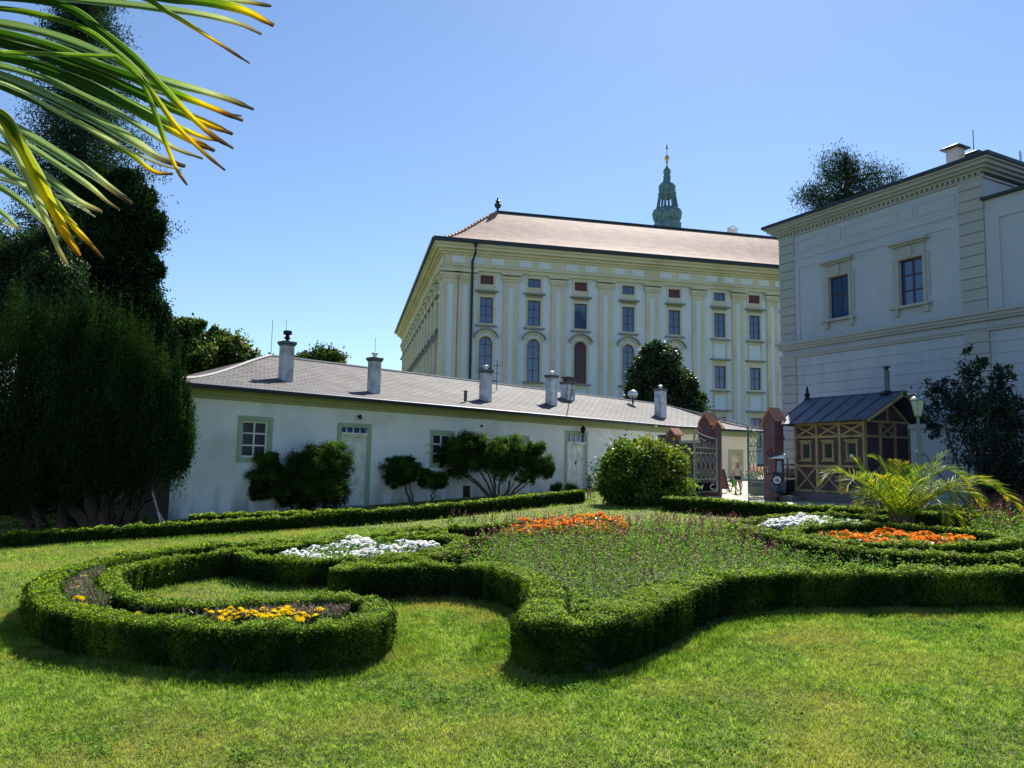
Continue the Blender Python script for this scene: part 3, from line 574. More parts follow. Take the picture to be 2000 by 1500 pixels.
def ddoor(a, b, z0, z1, z2, col):
    m = MB(); m.wbox(H1, a-.14, a, z0, z2, 0, .025); m.wbox(H1, b, b+.14, z0, z2, 0, .025); m.wbox(H1, a-.14, b+.14, z2, z2+.13, 0, .025); m.build('door_surround', green_frame, house)
    m = MB(); m.wbox(H1, a, b, z1, z1+.07, -.1, .0); m.wbox(H1, a, b, z1+.07, z1+.12, -.1, .06); tr = m.build('transom', paint_white, house)
    g = MB(); g.face([H1.p(a, z1+.1, -.09), H1.p(b, z1+.1, -.09), H1.p(b, z2, -.09), H1.p(a, z2, -.09)]); g.build('pane', glass, tr)
    k = MB()
    for f in (.25, .5, .75): c = a+(b-a)*f; k.wbox(H1, c-.015, c+.015, z1+.12, z2, -.088, -.06)
    k.build('muntin', paint_white, tr)
    c = (a+b)/2
    for x0, x1 in ((a, c-.004), (c+.004, b)):
        m = MB(); m.wbox(H1, x0, x1, z0+.01, z1, -.14, -.08); w_ = x1-x0
        for f0, f1 in ((.05, .26), (.31, .38), (.42, .62), (.62, .95)):
            za, zb = z0+(z1-z0)*f0, z0+(z1-z0)*f1
            m.wbox(H1, x0+w_*.2, x0+w_*.24, za, zb, -.08, -.062); m.wbox(H1, x1-w_*.24, x1-w_*.2, za, zb, -.08, -.062); m.wbox(H1, x0+w_*.24, x1-w_*.24, za, za+.02, -.08, -.062); m.wbox(H1, x0+w_*.24, x1-w_*.24, zb-.02, zb, -.08, -.062)
        d = m.build('door', col, house)
        if x0 > a+.1: h = MB(); h.wbox(H1, x0+.03, x0+.06, z0+1.0, z0+1.15, -.08, -.055); h.tube([H1.p(x0+.045, z0+1.1, -.055), H1.p(x0+.045, z0+1.1, -.02), H1.p(x0+.13, z0+1.1, -.02)], .009, 5); h.build('handle', black_m, d)
    m = MB(); m.wbox(H1, a-.25, b+.25, z0-.5, z0, .0, .32); m.build('doorstep', mat('step_stone'+str(len(MATS)), (.28,.27,.25), .9, .15, 5), house)
ddoor(d1a, d1b, d1z0, d1z1, d1z2, paint_white); ddoor(d2a, d2b, d2z0, d2z1, d2z2, paint_white)
# rear wing turned at the bend
bx = H1.p(tB, 0, 0); H2 = Wall(bx[0], bx[1], R(57)); tE = H2.uv(1478, 860)[0]; print('wing len', tE)
dk = [H2.uv(1428, 900)[0], H2.uv(1446, 900)[0]]
m = MB(); wall_open(m, H2, 0, tE, -1.5, zw, [(dk[0], dk[1], -1, H2.uv(1436, 886)[1])], rev=.25); m.build('wall', plaster_k, house)['label'] = 'cream coloured wall of the rear wing'
m = MB(); m.wbox(H2, -.02, tE+.1, zw, ze, -.2, .08); m.build('cornice_band', green_band, house)
m = MB(); m.wbox(H2, dk[0]-.2, dk[0], -1, H2.uv(1436, 886)[1]+.2, 0, .03); m.wbox(H2, dk[1], dk[1]+.2, -1, H2.uv(1436, 886)[1]+.2, 0, .03); m.wbox(H2, dk[0], dk[1], H2.uv(1436, 886)[1], H2.uv(1436, 886)[1]+.2, 0, .03); m.build('door_surround', mat('olive_stone', (.42,.38,.24), .8), house)
m = MB(); m.wbox(H2, dk[0], dk[1], -1, H2.uv(1436, 886)[1], -.25, -.18); m.build('door', mat('door_cream', (.72,.62,.46), .7), house)['label'] = 'plain cream door of the rear wing'
# roof
OV = .5; zr_e = ze+.02; rd = 4.2                    # eaves overhang, eaves height, ridge depth
tR0, zR = H1.uv(528, 717, -rd); tR1, zR1 = H1.uv(1296, 778, -rd); print('ridge', tR0, tR1, zR, zR1)
zr = (zR+zR1)/2
E0 = H1.p(-OV, zr_e, OV); Em = H1.p(tB, zr_e, OV); E2 = H2.p(tE+.3, zr_e, OV)
e2t = Vector(E2); R0 = Vector(H1.p(tR0, zr, -rd)); R1 = Vector(H1.p(tR1, zr, -rd)); B0 = Vector(H1.p(-OV, zr_e, -hd-OV)); BR = Vector(H1.p(tB+1, zr_e, -hd-OV))
roof = MB(); RoofPoly = []
def lerp(a, b, t): return Vector(a)*(1-t)+Vector(b)*t
def slope_faces(a0, a1, b0, b1, sag=.28, k=6, n=8, uo=0):
    """curved slope from eaves a0-a1 up to ridge b0-b1"""
    L = (Vector(a1)-Vector(a0)).length; Hh = ((Vector(b0)+Vector(b1))/2-(Vector(a0)+Vector(a1))/2).length
    def pt(s, f): p = lerp(lerp(a0, a1, s), lerp(b0, b1, s), f); p.z -= sag*math.sin(math.pi*f)*(1-f)*1.2; return p
    for i in range(n):
        for j in range(k):
            s0, s1, f0, f1 = i/n, (i+1)/n, j/k, (j+1)/k
            P = [pt(s0, f0), pt(s1, f0), pt(s1, f1), pt(s0, f1)]
            ud = (Vector(a1)-Vector(a0)).normalized(); uvs = [((p-Vector(a0)).dot(ud)+uo, f*Hh) for p, f in zip(P, (f0, f0, f1, f1))]
            if (P[2]-P[3]).length < 1e-5: P = P[:3]; uvs = uvs[:3]
            roof.face(P, 0, uvs)
slope_faces(E0, Em, R0, R1, .22); slope_faces(Em, E2, R1, R1+Vector((.001, .001, 0)), .22, uo=3); slope_faces(B0, E0, R0, R0+Vector((.0005, 0, 0)), .3, uo=7); slope_faces(E2, BR, R1+Vector((.002, 0, 0)), R1+Vector((.003, 0, 0)), .1)
slope_faces(BR, B0, R1, R0, .2)
ro = roof.build('roof', slate, house)
m = MB(); m.tube([R0+Vector((0, 0, .02)), R1+Vector((0, 0, .02))], .05, 6); m.tube([R1+Vector((0, 0, .02)), Vector(E2)+Vector((0, 0, .05))], .04, 6)
hp = []
for i in range(9):
    f = i/8; p = lerp(E0, R0, f); p.z -= .26*math.sin(math.pi*f)*(1-f)*1.2; hp.append(p+Vector((0, 0, .04)))
m.tube(hp, .045, 6); m.build('ridge_cap', mat('ridge_mortar', (.42,.40,.37), .8), ro)
m = MB()
for a, b in ((E0, Em), (Em, E2), (B0, E0)): m.tube([Vector(a)-Vector((0, 0, .06)), Vector(b)-Vector((0, 0, .06))], .065, 8)
m.build('gutter', gutter_m, house)
m = MB(); zs = zr_e-.03
m.face([E0, Em, H1.p(tB, zs, .06), H1.p(0, zs, .06)]); m.face([Em, E2, H2.p(tE+.1, zs, .08), H2.p(0, zs, .08)]); m.face([B0, E0, H1.p(0, zs, 0), H1.p(0, zs, -hd)]); m.build('soffit', green_band, house)
S1 = Wall(*H1.p(0, 0, 0)[:2], R(43.5)-math.pi/2)
m = MB(); m.tube([H1.p(-.08, 0, -2.3)[:2]+(zw,), H1.p(-.08, 0, -2.3)[:2]+(-.5,)], .05, 8); m.build('downpipe', gutter_m, house)
# things fixed to the wall
q = H1.uv(697, 813); m = MB(); m.tube([H1.p(*q, .0), H1.p(q[0], q[1], .16)], .02, 6); m.lathe(H1.p(q[0], q[1]-.1, .17), [(.05, 0), (.06, .05), (.045, .12), (.02, .15)], 10); m.build('outdoor_lamp', black_m, house)
m = MB(); pts = [H1.uv(*p) for p in ((703, 801), (703, 808), (694, 816), (691, 827))]; m.tube([H1.p(a, b, .012) for a, b in pts], .008, 5); m.build('cable', paint_white, house)
q = H1.uv(911, 960); m = MB(); m.wbox(H1, q[0]-.16, q[0]+.16, q[1]-.2, q[1]+.2, -.02, .015); m.build('cellar_vent', black_m, house)
q = H1.uv(940, 832); m = MB(); m.wbox(H1, q[0]-.04, q[0]+.04, q[1]-.04, q[1]+.04, 0, .05); m.build('junction_box', black_m, house)
q = H1.uv(1130, 842); wl = tag(thing('wall_lantern', H1.p(q[0], q[1], 0), 'black wall lantern hanging above the far double door of the white house', 'lamp'))
m = MB(); m.tube([H1.p(q[0], q[1]-.12, .0), H1.p(q[0], q[1]-.02, .2), H1.p(q[0], q[1]+.1, .22)], .012, 5); m.build('bracket', black_m, wl)
m = MB(); m.lathe(H1.p(q[0], q[1]-.12, .24), [(.04, 0), (.07, .02), (.11, .2), (.13, .21), (.05, .3), (.01, .36)], 6); m.build('lamp_head', black_m, wl)
# window grille on the middle window
m = MB(); a, b, c, d = w2
for f in (.35, .62): m.tube([H1.p(a-.3, c+(d-c)*f, .02), H1.p(a-.3, c+(d-c)*f, .1), H1.p(b-.1, c+(d-c)*f, .1)], .012, 5)
m.build('window_rail', iron_light, house)
# roof surface lookup
def on_roof(px, py):
    n = (Vector(Em)-Vector(E0)).cross(R0-Vector(E0)).normalized(); d = ray(px, py); t = (Vector(E0)-CAM).dot(n)/d.dot(n); return CAM+d*t
rzH = math.atan2(H1.d.y, H1.d.x)
def chimney(px, pyb, pyt, wpx, label, pot=True, cap=(.12)):
    p = on_roof(px, pyb); ztop = D(px, pyt, p.y).z; w_ = wpx/F*p.y*.78; root = thing('chimney', (p.x, p.y, p.z), label, 'chimney', 'chimneys of the white house')
    h = ztop-p.z; m = MB(); m.box((p.x, p.y, p.z+h/2-.35), (w_, w_*.8, h+.7), rzH); m.build('shaft', concrete, root)
    m = MB(); m.box((p.x, p.y, ztop+.03), (w_+.1, w_*.8+.1, .08), rzH); m.box((p.x, p.y, ztop-.03), (w_+.05, w_*.8+.05, .06), rzH); m.build('cap', conc_cap, root)
    if pot:
        m = MB(); m.lathe((p.x, p.y, ztop+.06), [(.07, 0), (.07, .12), (.12, .13), (.12, .17), (.02, .2)], 10); m.build('flue_pot', steel, root)
    return root, p, ztop
c1, p1, z1 = chimney(558, 733, 672, 29, 'chimney with a dark ventilating pot, leftmost on the white house roof', pot=False)
m = MB(); m.lathe((p1.x, p1.y, z1+.07), [(.05, 0), (.06, .08), (.12, .12), (.06, .17), (.05, .2), (.14, .24), (.13, .34), (.02, .36)], 10); m.build('ventilating_pot', black_m, c1); m = MB(); m.tube([(p1.x-.05, p1.y, z1+.4), (p1.x-.06, p1.y, z1+.75)], .008, 4); m.build('lightning_rod', steel, c1)
c2, p2, z2 = chimney(730, 758, 703, 26, 'stained grey chimney second from the left on the white house roof'); m = MB(); m.tube([(p2.x, p2.y, z2+.2), (p2.x, p2.y, z2+.75)], .008, 4); m.build('lightning_rod', steel, c2)
chimney(948, 775, 726, 25, 'pale chimney beside the thin aerial mast, third from the left on the roof')
chimney(1077, 784, 736, 24, 'blotchy pale chimney just left of the wide brick topped chimney')
c5, p5, z5 = chimney(1109, 777, 749, 29, 'wide low chimney with a sloping brick top behind the leaning aerial', pot=False)
m = MB(); m.box((p5.x, p5.y, z5+.16), (.42, .3, .14), rzH); m.box((p5.x, p5.y, z5+.27), (.55, .4, .06), rzH); m.build('brick_top', mat('chimney_brick_dark', (.09,.06,.05), .9, .3, 8), c5)
chimney(1290, 808, 762, 25, 'plain pale chimney at the right end of the white house roof')
def aerial(px, pyb, pyt, label, bars, lean=0):
    p = on_roof(px, pyb); zt_ = D(px, pyt, p.y).z; m = MB(); top = Vector((p.x+lean, p.y, zt_)); m.tube([p, top], .018, 5)
    for f, L in bars: c = lerp(p, top, f); m.tube([c-Vector((L/2, 0, 0)), c+Vector((L/2, 0, 0))], .012, 4); [m.tube([c+Vector((x, -.12, 0)), c+Vector((x, .12, 0))], .006, 4) for x in np.linspace(-L/2, L/2, 4)]
    return tag(m.build('roof_aerial', black_m), label, 'aerial')
aerial(1106, 816, 740, 'leaning black aerial mast in front of the wide low chimney', [(.72, .45), (.9, .3)], .28)
aerial(970, 762, 702, 'thin upright aerial mast right of the third chimney', [(.55, .2), (.8, .35)])
m = MB(); p = Vector(R0); m.tube([p, p+Vector((0, 0, 1.25))], .012, 4); tag(m.build('lightning_rod', steel), 'thin lightning rod at the left end of the white house ridge', 'lightning rod')
p = on_roof(909, 779); m = MB(); m.tube([p-Vector((0, 0, .1)), p+Vector((0, 0, .26))], .06, 8); m.tube([p+Vector((0, 0, .26)), p+Vector((0, 0, .3))], .075, 8); tag(m.build('vent_pipe', conc_cap), 'short dark vent pipe standing on the slate roof', 'vent pipe')
p = on_roof(1236, 789); vt = thing('roof_ventilator', p, 'shiny round turbine ventilator on a bracket near the roof ridge', 'ventilator')
m = MB(); m.lathe((p.x, p.y, p.z+.3), [(.08, 0), (.2, .05), (.26, .15), (.27, .25), (.2, .38), (.05, .43)], 14); m.build('turbine_head', steel, vt, smooth=True); m = MB(); m.tube([p, p+Vector((0, 0, .35))], .05, 8); m.tube([p+Vector((-.2, 0, -.05)), p+Vector((-.2, 0, .35)), p+Vector((0, 0, .35))], .02, 5); m.build('stand', black_m, vt)

# ---------------- the castle ----------------
K = D(866, 600, 75); KR = Wall(K.x, K.y, R(76.8)); KL = Wall(K.x, K.y, R(-12.2))
castle = thing('castle_palace', (K.x, K.y, gz(K.x, K.y)), 'large baroque palace with pale panels, yellow pilasters and a tiled hipped roof', 'palace')
kz = lambda y, x=950: KR.uv(x, y)[1]; kt = lambda x, y=600: KR.uv(x, y)[0]
tEnd = kt(1620, 640); zc = kz(477)-.35
cols = [950, 1043, 1134, 1227, 1317, 1405, 1473]; ct = [kt(c, 600) for c in cols]; ct += [ct[-1]+(ct[-1]-ct[-2]), ct[-1]+2*(ct[-1]-ct[-2])]
print('castle cols', ct, 'cornice z', zc)
hw = .68; zS = (kz(555.5), kz(538)); zM = (kz(631.5), kz(581)); zA = (kz(742), kz(657)); z2 = (KR.uv(1405, 759)[1], KR.uv(1405, 715)[1]); z3 = (KR.uv(1477, 860)[1]-.8, KR.uv(1477, 817)[1])
ops = []
for i, c in enumerate(ct):
    ops += [(c-hw, c+hw, *zS), (c-hw, c+hw, *zM)]
    if i < 5: ops += [(c-hw, c+hw, *zA, True)]
    else: ops += [(c-hw, c+hw, *z2)]
    ops += [(c-hw, c+hw, *z3)]
m = MB(); wall_open(m, KR, 0, tEnd, -2, zc, ops, rev=.4); m.build('facade_wall', plaster_c, castle)
ledge_m = mat('castle_ledge_stone', (.26,.29,.28), .8)
def surround(W, c, za, zb, kind, k=0):
    y = MB(); l = MB(); l2 = MB()
    if kind != 'arch': frame_band(y, W, c-hw, c+hw, za, zb, .2, 0, .07)
    if kind == 'small': y.wbox(W, c-hw-.2, c+hw+.2, za-1.05, za-.2, 0, .05)
    if kind == 'mid': y.wbox(W, c-hw-.2, c+hw+.2, zb+.2, zb+.55, 0, .05); l.wbox(W, c-hw-.45, c+hw+.45, zb+.55, zb+.72, 0, .4); l2.wbox(W, c-hw-.4, c+hw+.4, za-.36, za-.2, 0, .3)
    if kind == 'arch':
        r = hw; zk = zb-r; y.wbox(W, c-hw-.22, c-hw, za, zk, 0, .07); y.wbox(W, c+hw, c+hw+.22, za, zk, 0, .07)
        P = [(c+(r+.11)*math.cos(math.pi*j/12), zk+(r+.11)*math.sin(math.pi*j/12)) for j in range(13)]
        for p, q in zip(P, P[1:]): y.wbar(W, p[0], p[1], q[0], q[1], .22, 0, .07)
        P = [(c+(r+.62)*math.cos(R(18+144*j/10)), zk+.25+(r+.5)*math.sin(R(18+144*j/10))) for j in range(11)]
        for p, q in zip(P, P[1:]): l.wbar(W, p[0], p[1], q[0], q[1], .13, 0, .38)
        for p, q in zip(P, P[1:]): y.wbar(W, p[0]*.9+c*.1, p[1]-.18, q[0]*.9+c*.1, q[1]-.18, .2, 0, .2)
        l2.wbox(W, c-hw-.42, c+hw+.42, za-.16, za, 0, .32); y.wbox(W, c-hw-.3, c+hw+.3, za-.5, za-.16, 0, .06)
        y.wbox(W, c-hw-.3, c-hw-.05, za-2.4, za-.5, 0, .06); y.wbox(W, c+hw+.05, c+hw+.3, za-2.4, za-.5, 0, .06)
    if kind == 'low':
        y.wbox(W, c-hw-.2, c-hw, zb+.8, k-.25, 0, .05); y.wbox(W, c+hw, c+hw+.2, zb+.8, k-.25, 0, .05); y.wbox(W, c-hw-.2, c+hw+.2, k-.3, k, 0, .05); y.wbox(W, c-hw-.2, c+hw+.2, zb+.2, zb+.62, 0, .05)
        l.wbox(W, c-hw-.45, c+hw+.45, zb+.62, zb+.78, 0, .38); l2.wbox(W, c-hw-.4, c+hw+.4, za-.36, za-.2, 0, .3)
    s_ = y.build('window_surround', plaster_y, castle)
    if l.v: l.build('hood', ledge_m, s_)
    if l2.v: l2.build('sill', ledge_m, s_)
for i, c in enumerate(ct):
    surround(KR, c, *zS, 'small'); surround(KR, c, *zM, 'mid')
    if i < 5: surround(KR, c, *zA, 'arch'); surround(KR, c, *z3, 'mid')
    else: surround(KR, c, *z2, 'low', zM[0]-.36); surround(KR, c, *z3, 'low', z2[0]-.36)
for i, c in enumerate(ct[:8]):
    red = i % 2 == 0
    if red: mm = MB(); mm.wbox(KR, c-hw, c+hw, zS[0], zS[1], -.3, -.12); mm.build('shutter', mat('shutter_red' if i == 0 else 'shutter_red%d' % i, (.12,.04,.055), .6), castle)
    else: window(KR, c-hw, c+hw, *zS, castle, win_red, 2, (), off=-.15, fw=.08)
    window(KR, c-hw, c+hw, *zM, castle, win_red, 2, (.33, .66), off=-.15, fw=.085)
    if i < 5: window(KR, c-hw, c+hw, *zA, castle, win_red, 2, (.27, .55, .82), off=-.15, fw=.085, arch=True, gl=mat('glass_maroon', (.05,.02,.04), .2) if i == 2 else None)
    else: window(KR, c-hw, c+hw, *z2, castle, win_red, 2, (.5,), off=-.15, fw=.085)
    window(KR, c-hw, c+hw, *z3, castle, win_red, 2, (.5,), off=-.15, fw=.085)
# pilasters
pil = [(kt(997), 1.5), (kt(1090), 1.5), (kt(1182), 1.45), (kt(1273), 1.45), (kt(1363), 1.4), (kt(1440), 1.35), (kt(1507), 1.35)]; pil.append((2*pil[-1][0]-pil[-2][0], 1.3))
zp1 = kz(535, 997); zp0 = kz(552, 997)
def pilaster(W, t, w_):
    h = w_/2; m = MB(); m.wbox(W, t-h, t-h+w_*.32, -2, zp0, 0, .22); m.wbox(W, t+h-w_*.32, t+h, -2, zp0, 0, .22); m.wbox(W, t-h+w_*.32, t+h-w_*.32, zp0-.55, zp0, 0, .22)
    for z, e in ((zp0, .12), (zp0+.25, .22), (zp1-.25, .32)): m.wbox(W, t-h-e, t+h+e, z, z+.26, 0, .22+e)
    s_ = m.build('pilaster', plaster_y, castle); q = MB(); q.wbox(W, t-h+w_*.32, t+h-w_*.32, -2, zp0-.55, 0, .17); q.build('panel', plaster_c, s_)
for t, w_ in pil: pilaster(KR, t, w_)
for t in (kt(877)+.05, kt(908)): pilaster(KR, t, 1.7)
# entablature and cornice
def entab(W, t0, t1, mm):
    z = zp1; a = MB(); a.wbox(W, t0, t1, z, z+.35, 0, .28); a.wbox(W, t0, t1, z+.35, z+.5, 0, .45); a.wbox(W, t0, t1, z+.5, zc-1.0, 0, .2)
    for k, (e, h0, h1) in enumerate(((.35, 1.0, .8), (.6, .8, .55), (.95, .55, .25), (1.15, .25, 0))): a.wbox(W, t0-(e if mm else 0), t1, zc-h0, zc-h1, 0, e)
    a.build('cornice', plaster_y, castle)
entab(KR, 0, tEnd, True)
for c in [ct[i]+dd for i in range(len(ct)-1) for dd in (-1.05, 1.05)]+[kt(893)]: q = MB(); q.wbox(KR, c-.65, c+.65, zp1+.75, zc-1.15, .2, .24); q.build('frieze_panel', plaster_c, castle)
# left facade
sL = KL.uv(786, 700)[0]; print('left facade length', sL)
nL = 15; lt = [4.2+(sL-5)*(i/(nL-1)) for i in range(nL)]
ops = []
for c in lt: ops += [(c-hw, c+hw, *zS), (c-hw, c+hw, *zM), (c-hw, c+hw, *zA, True)]
m = MB(); wall_open(m, KL, 0, sL, -3, zc, ops, rev=.35); m.build('side_wall', plaster_c, castle)
for i, c in enumerate(lt):
    surround(KL, c, *zM, 'mid'); surround(KL, c, *zA, 'arch')
    for z_ in (zM, zA): window(KL, c-hw, c+hw, *z_, castle, win_red, 2, (.5,), off=-.12, fw=.09, gl=glass_in if (z_ is zM and i < 3) else None)
    window(KL, c-hw, c+hw, *zS, castle, win_red, 1, (), off=-.12, fw=.09)
    if i < nL-1: pilaster(KL, (c+lt[i+1])/2, 1.4)
pilaster(KL, 1.2, 1.6); entab(KL, 0, sL+.6, False)
# roof
G1 = 1.3; ZE = zc+.12; rD = 9.0
cn = Vector(KR.p(-G1, ZE, G1)); er = Vector(KR.p(tEnd, ZE, G1)); el = Vector(KL.p(sL+1, ZE, G1))
tr, zRg = KR.uv(972, 417, -rD); trr, zRr = KR.uv(1527, 465, -rD); print('castle ridge', tr, zRg, zRr)
zRg = (zRg+zRr)/2; ra = Vector(KR.p(tr, zRg, -rD)); rb = Vector(KR.p(tEnd, zRg, -rD)); rl = Vector((ra.x+KL.d.x*(sL-8), ra.y+KL.d.y*(sL-8), zRg))
roof = MB(); 
def slope2(a0, a1, b0, b1):
    k = 10; L = (a1-a0).length; Hh = ((b0+b1)/2-(a0+a1)/2).length; n = 6; ud = (a1-a0).normalized()
    def pt(s, f): p = lerp(lerp(a0, a1, s), lerp(b0, b1, s), f); p.z -= 1.15*math.sin(math.pi*min(1, f*1.0))*(1-f)**1.5; return p
    for i in range(n):
        for j in range(k):
            P = [pt(i/n, j/k), pt((i+1)/n, j/k), pt((i+1)/n, (j+1)/k), pt(i/n, (j+1)/k)]
            roof.face(P, 0, [((p-a0).dot(ud), f*Hh) for p, f in zip(P, (j/k, j/k, (j+1)/k, (j+1)/k))])
slope2(cn, er, ra, rb); slope2(el, cn, rl, ra)
bk = Vector(KR.p(tEnd, ZE, -2*rD)); bl = Vector(KR.p(tr*2, ZE, -2*rD)); roof.face([rb, ra, bl, bk], 0, [(0, 0), (40, 0), (40, 9), (0, 9)])
kro = roof.build('roof', castle_tile, castle)
m = MB(); m.tube([ra+Vector((0, 0, .05)), rb+Vector((0, 0, .05))], .18, 6); m.build('ridge_cap', gutter_m, kro)
m = MB(); hp = []
for i in range(11): f = i/10; p = lerp(cn, ra, f); p.z -= 1.15*math.sin(math.pi*f)*(1-f)**1.5; hp.append(p+Vector((0, 0, .08)))
for p, q in zip(hp, hp[1:]):
    for f in (0, .5): c = lerp(p, q, f); m.tube([c, lerp(p, q, f+.42)], [.16, .11], 6)
m.build('hip_tiles', mat('hip_tile', (.42,.22,.13), .6), kro)
m = MB()
for W, t0, t1 in ((KR, -G1, tEnd), (KL, -G1+.01, sL+1)): m.wbox(W, t0, t1, zc, zc+.3, 1.16, 1.45); m.wbox(W, t0, t1, zc+.3, zc+.42, 1.0, 1.3)
m.build('gutter', gutter_m, castle)
dp = kt(924, 520); m = MB(); m.tube([KR.p(dp, zc-.05, 1.3), KR.p(dp, zc-1.0, 1.25), KR.p(dp-.15, zc-1.6, .5), KR.p(dp-.15, -1, .5)], .13, 8); m.lathe(KR.p(dp, zc-.3, 1.3), [(.14, 0), (.28, .3)], 8); m.build('downpipe', gutter_m, castle)
m = MB(); p = ra; m.lathe((p.x, p.y, p.z-.1), [(.3, 0), (.3, .25), (.12, .3), (.12, .5), (.35, .75), (.42, 1.0), (.2, 1.3), (.3, 1.4), (.1, 1.6), (.14, 1.75), (.02, 1.9)], 10); m.build('finial', mat('finial_lead', (.03,.035,.04), .5), kro)

# ---------------- tower ----------------
TD = 115.0; tb = D(1303, 446, TD); zz = lambda y: D(1303, y, TD).z; px = TD/F
tower = thing('palace_tower', (tb.x, tb.y, gz(tb.x, tb.y)), 'slender verdigris copper spire rising behind the palace roof, topped by a gilt ball and star', 'tower')
def sec(name, prof, n=8, mt=None, sm=False, par=tower):
    zb = zz(prof[0][1]); m = MB(); m.lathe((tb.x, tb.y, zb), [(r*px, zz(y)-zb) for r, y in prof], n, rot=math.pi/8); return m.build(name, mt or verdigris, par, smooth=sm)
m = MB(); zb_ = float(gz(tb.x, tb.y))-1; m.lathe((tb.x, tb.y, zb_), [(30*px, 0), (30*px, zz(470)-zb_)], 8, rot=math.pi/8); m.build('shaft', plaster_y, tower)
sec('base_roof', [(31, 470), (29, 455), (28, 444), (28.5, 438), (26, 436), (25, 432)]); sec('lower_dome', [(24, 433), (27, 430), (29, 424), (30, 418), (28, 412), (24, 410), (21, 408)], 16)
m = MB()
for k in range(8):
    a = 2*math.pi*k/8+math.pi/8; c, s = math.cos(a), math.sin(a); zb = zz(408); zt_ = zz(383)
    m.tube([(tb.x+c*20*px, tb.y+s*20*px, zb), (tb.x+c*16*px, tb.y+s*16*px, zt_)], [.22, .17], 6)
    a2 = a+math.pi/4; c2, s2 = math.cos(a2), math.sin(a2); zr0 = zz(386); P0 = Vector((tb.x+c*16.3*px, tb.y+s*16.3*px, zr0)); P1_ = Vector((tb.x+c2*16.3*px, tb.y+s2*16.3*px, zr0))
    m.tube([P0, lerp(P0, P1_, .5)+Vector((0, 0, .3)), P1_], .14, 4)
m.build('lantern_columns', verdigris, tower)
sec('lantern_cornice', [(16, 385), (18.5, 380), (18.5, 377), (16, 376), (17, 374)]); sec('upper_dome', [(15, 376), (17, 371), (17, 364), (13.5, 359), (9, 355), (6.5, 349), (7.5, 347), (7.5, 344)], 16)
sec('onion', [(5.5, 345), (6, 342), (7.7, 337), (7, 332), (4, 328.5), (1.5, 325), (.8, 319)], 12, sm=True); sec('gilt_ball', [(2, 319), (2.6, 316), (1.6, 314.5), (4.6, 311), (4.8, 308.5), (3, 305), (1, 303), (.5, 301)], 12, gold, True)
m = MB(); m.tube([(tb.x, tb.y, zz(303)), (tb.x, tb.y, zz(282))], .04, 5)
for k in range(3):
    a = math.pi*k/3; m.tube([(tb.x-.3*math.cos(a), tb.y, zz(288)-.3*math.sin(a)), (tb.x+.3*math.cos(a), tb.y, zz(288)+.3*math.sin(a))], .06, 4)
m.build('star', black_m, tower)
c_ = D(1430, 453, 100); dm = thing('roof_dormer', c_, 'small pale dormer peeping over the palace ridge', 'dormer'); m = MB(); m.box((c_.x, c_.y, c_.z-1.2), (1.1, 1.0, 3.0), 0); m.build('body', plaster_w, dm); m = MB(); m.tube([c_+Vector((-.7, -.2, .3)), c_+Vector((0, -.2, .7)), c_+Vector((.7, -.2, .3))], .12, 5); m.build('cap', plaster_w, dm)

# ---------------- the villa on the right ----------------
V0 = D(1528, 700, 28); VW = Wall(V0.x, V0.y, R(-28)); VW = Wall(V0.x, V0.y, R(152))   # t grows towards the camera
vt, vz = (lambda x, y: VW.uv(x, y)[0]), (lambda x, y: VW.uv(x, y)[1])
tc1 = vt(1924, 500); zt_ = (vz(1521.6, 465.5)+vz(1920, 352.7))/2; print('villa len', tc1, 'top', vz(1521.6, 465.5), vz(1920, 352.7), 'string', vz(1528, 677), vz(1930, 612))
zs1 = (vz(1528, 677)+vz(1930, 612))/2
villa = thing('grey_villa', (V0.x, V0.y, gz(V0.x, V0.y)), 'two storey grey stuccoed villa with quoins and a dentilled cornice at the right', 'villa')
tL = tc1+9; a1 = vt(1639, 580); a2 = vt(1780, 550)
hwv = (vt(1660, 580)-vt(1618, 580))/2; zv0 = vz(1618, 625); zv1 = vz(1618, 540); print('villa win', a1, a2, hwv, zv0, zv1, vz(1760, 600), vz(1760, 512))
zv0 = (zv0+vz(1760, 600))/2; zv1 = (zv1+vz(1760, 512))/2; a2w = (vt(1802, 550)-vt(1758, 550))/2; hwv = (hwv+a2w)/2
m = MB(); wall_open(m, VW, 0, tc1, -1.5, zt_, [(a1-hwv, a1+hwv, zv0, zv1), (a2-hwv, a2+hwv, zv0, zv1)], rev=.2)
m.face([VW.p(0, -1.5, 0), VW.p(0, -1.5, -12), VW.p(0, zt_, -12), VW.p(0, zt_, 0)]); m.face([VW.p(tc1, -1.5, 0), VW.p(tc1, zt_, 0), VW.p(tc1, zt_, -12), VW.p(tc1, -1.5, -12)][::-1]); m.build('wall', plaster_g, villa)
zan = vz(1930, 388); m = MB(); m.wbox(VW, tc1, tL, -1.5, zan, -8, -.02); m.build('annex_wall', plaster_g, villa)['label'] = 'flush lower annex wall at the right end'
m = MB()
for k, (e, lo, hi) in enumerate(((.06, 0, .06), (.12, .15, .22), (.24, .22, .30), (.34, .30, .40), (.42, .40, .46))): m.wbox(VW, -e, tc1+e, zt_+lo, zt_+hi, -11.5, e)
m.build('cornice', plaster_q, villa)
m = MB(); n = int(tc1/.16)
for i in range(n): c = -.05+(tc1+.1)*(i+.5)/n; m.wbox(VW, c-.04, c+.04, zt_+.06, zt_+.15, .0, .1)
m.build('dentils', plaster_q, villa); m = MB(); m.wbox(VW, -.02, tc1+.02, zt_+.06, zt_+.15, -.1, .02); m.build('dentil_band', plaster_q, villa)
m = MB(); m.wbox(VW, -.48, tc1+.48, zt_+.46, zt_+.56, -11.5, .48); m.build('gutter', gutter_m, villa)
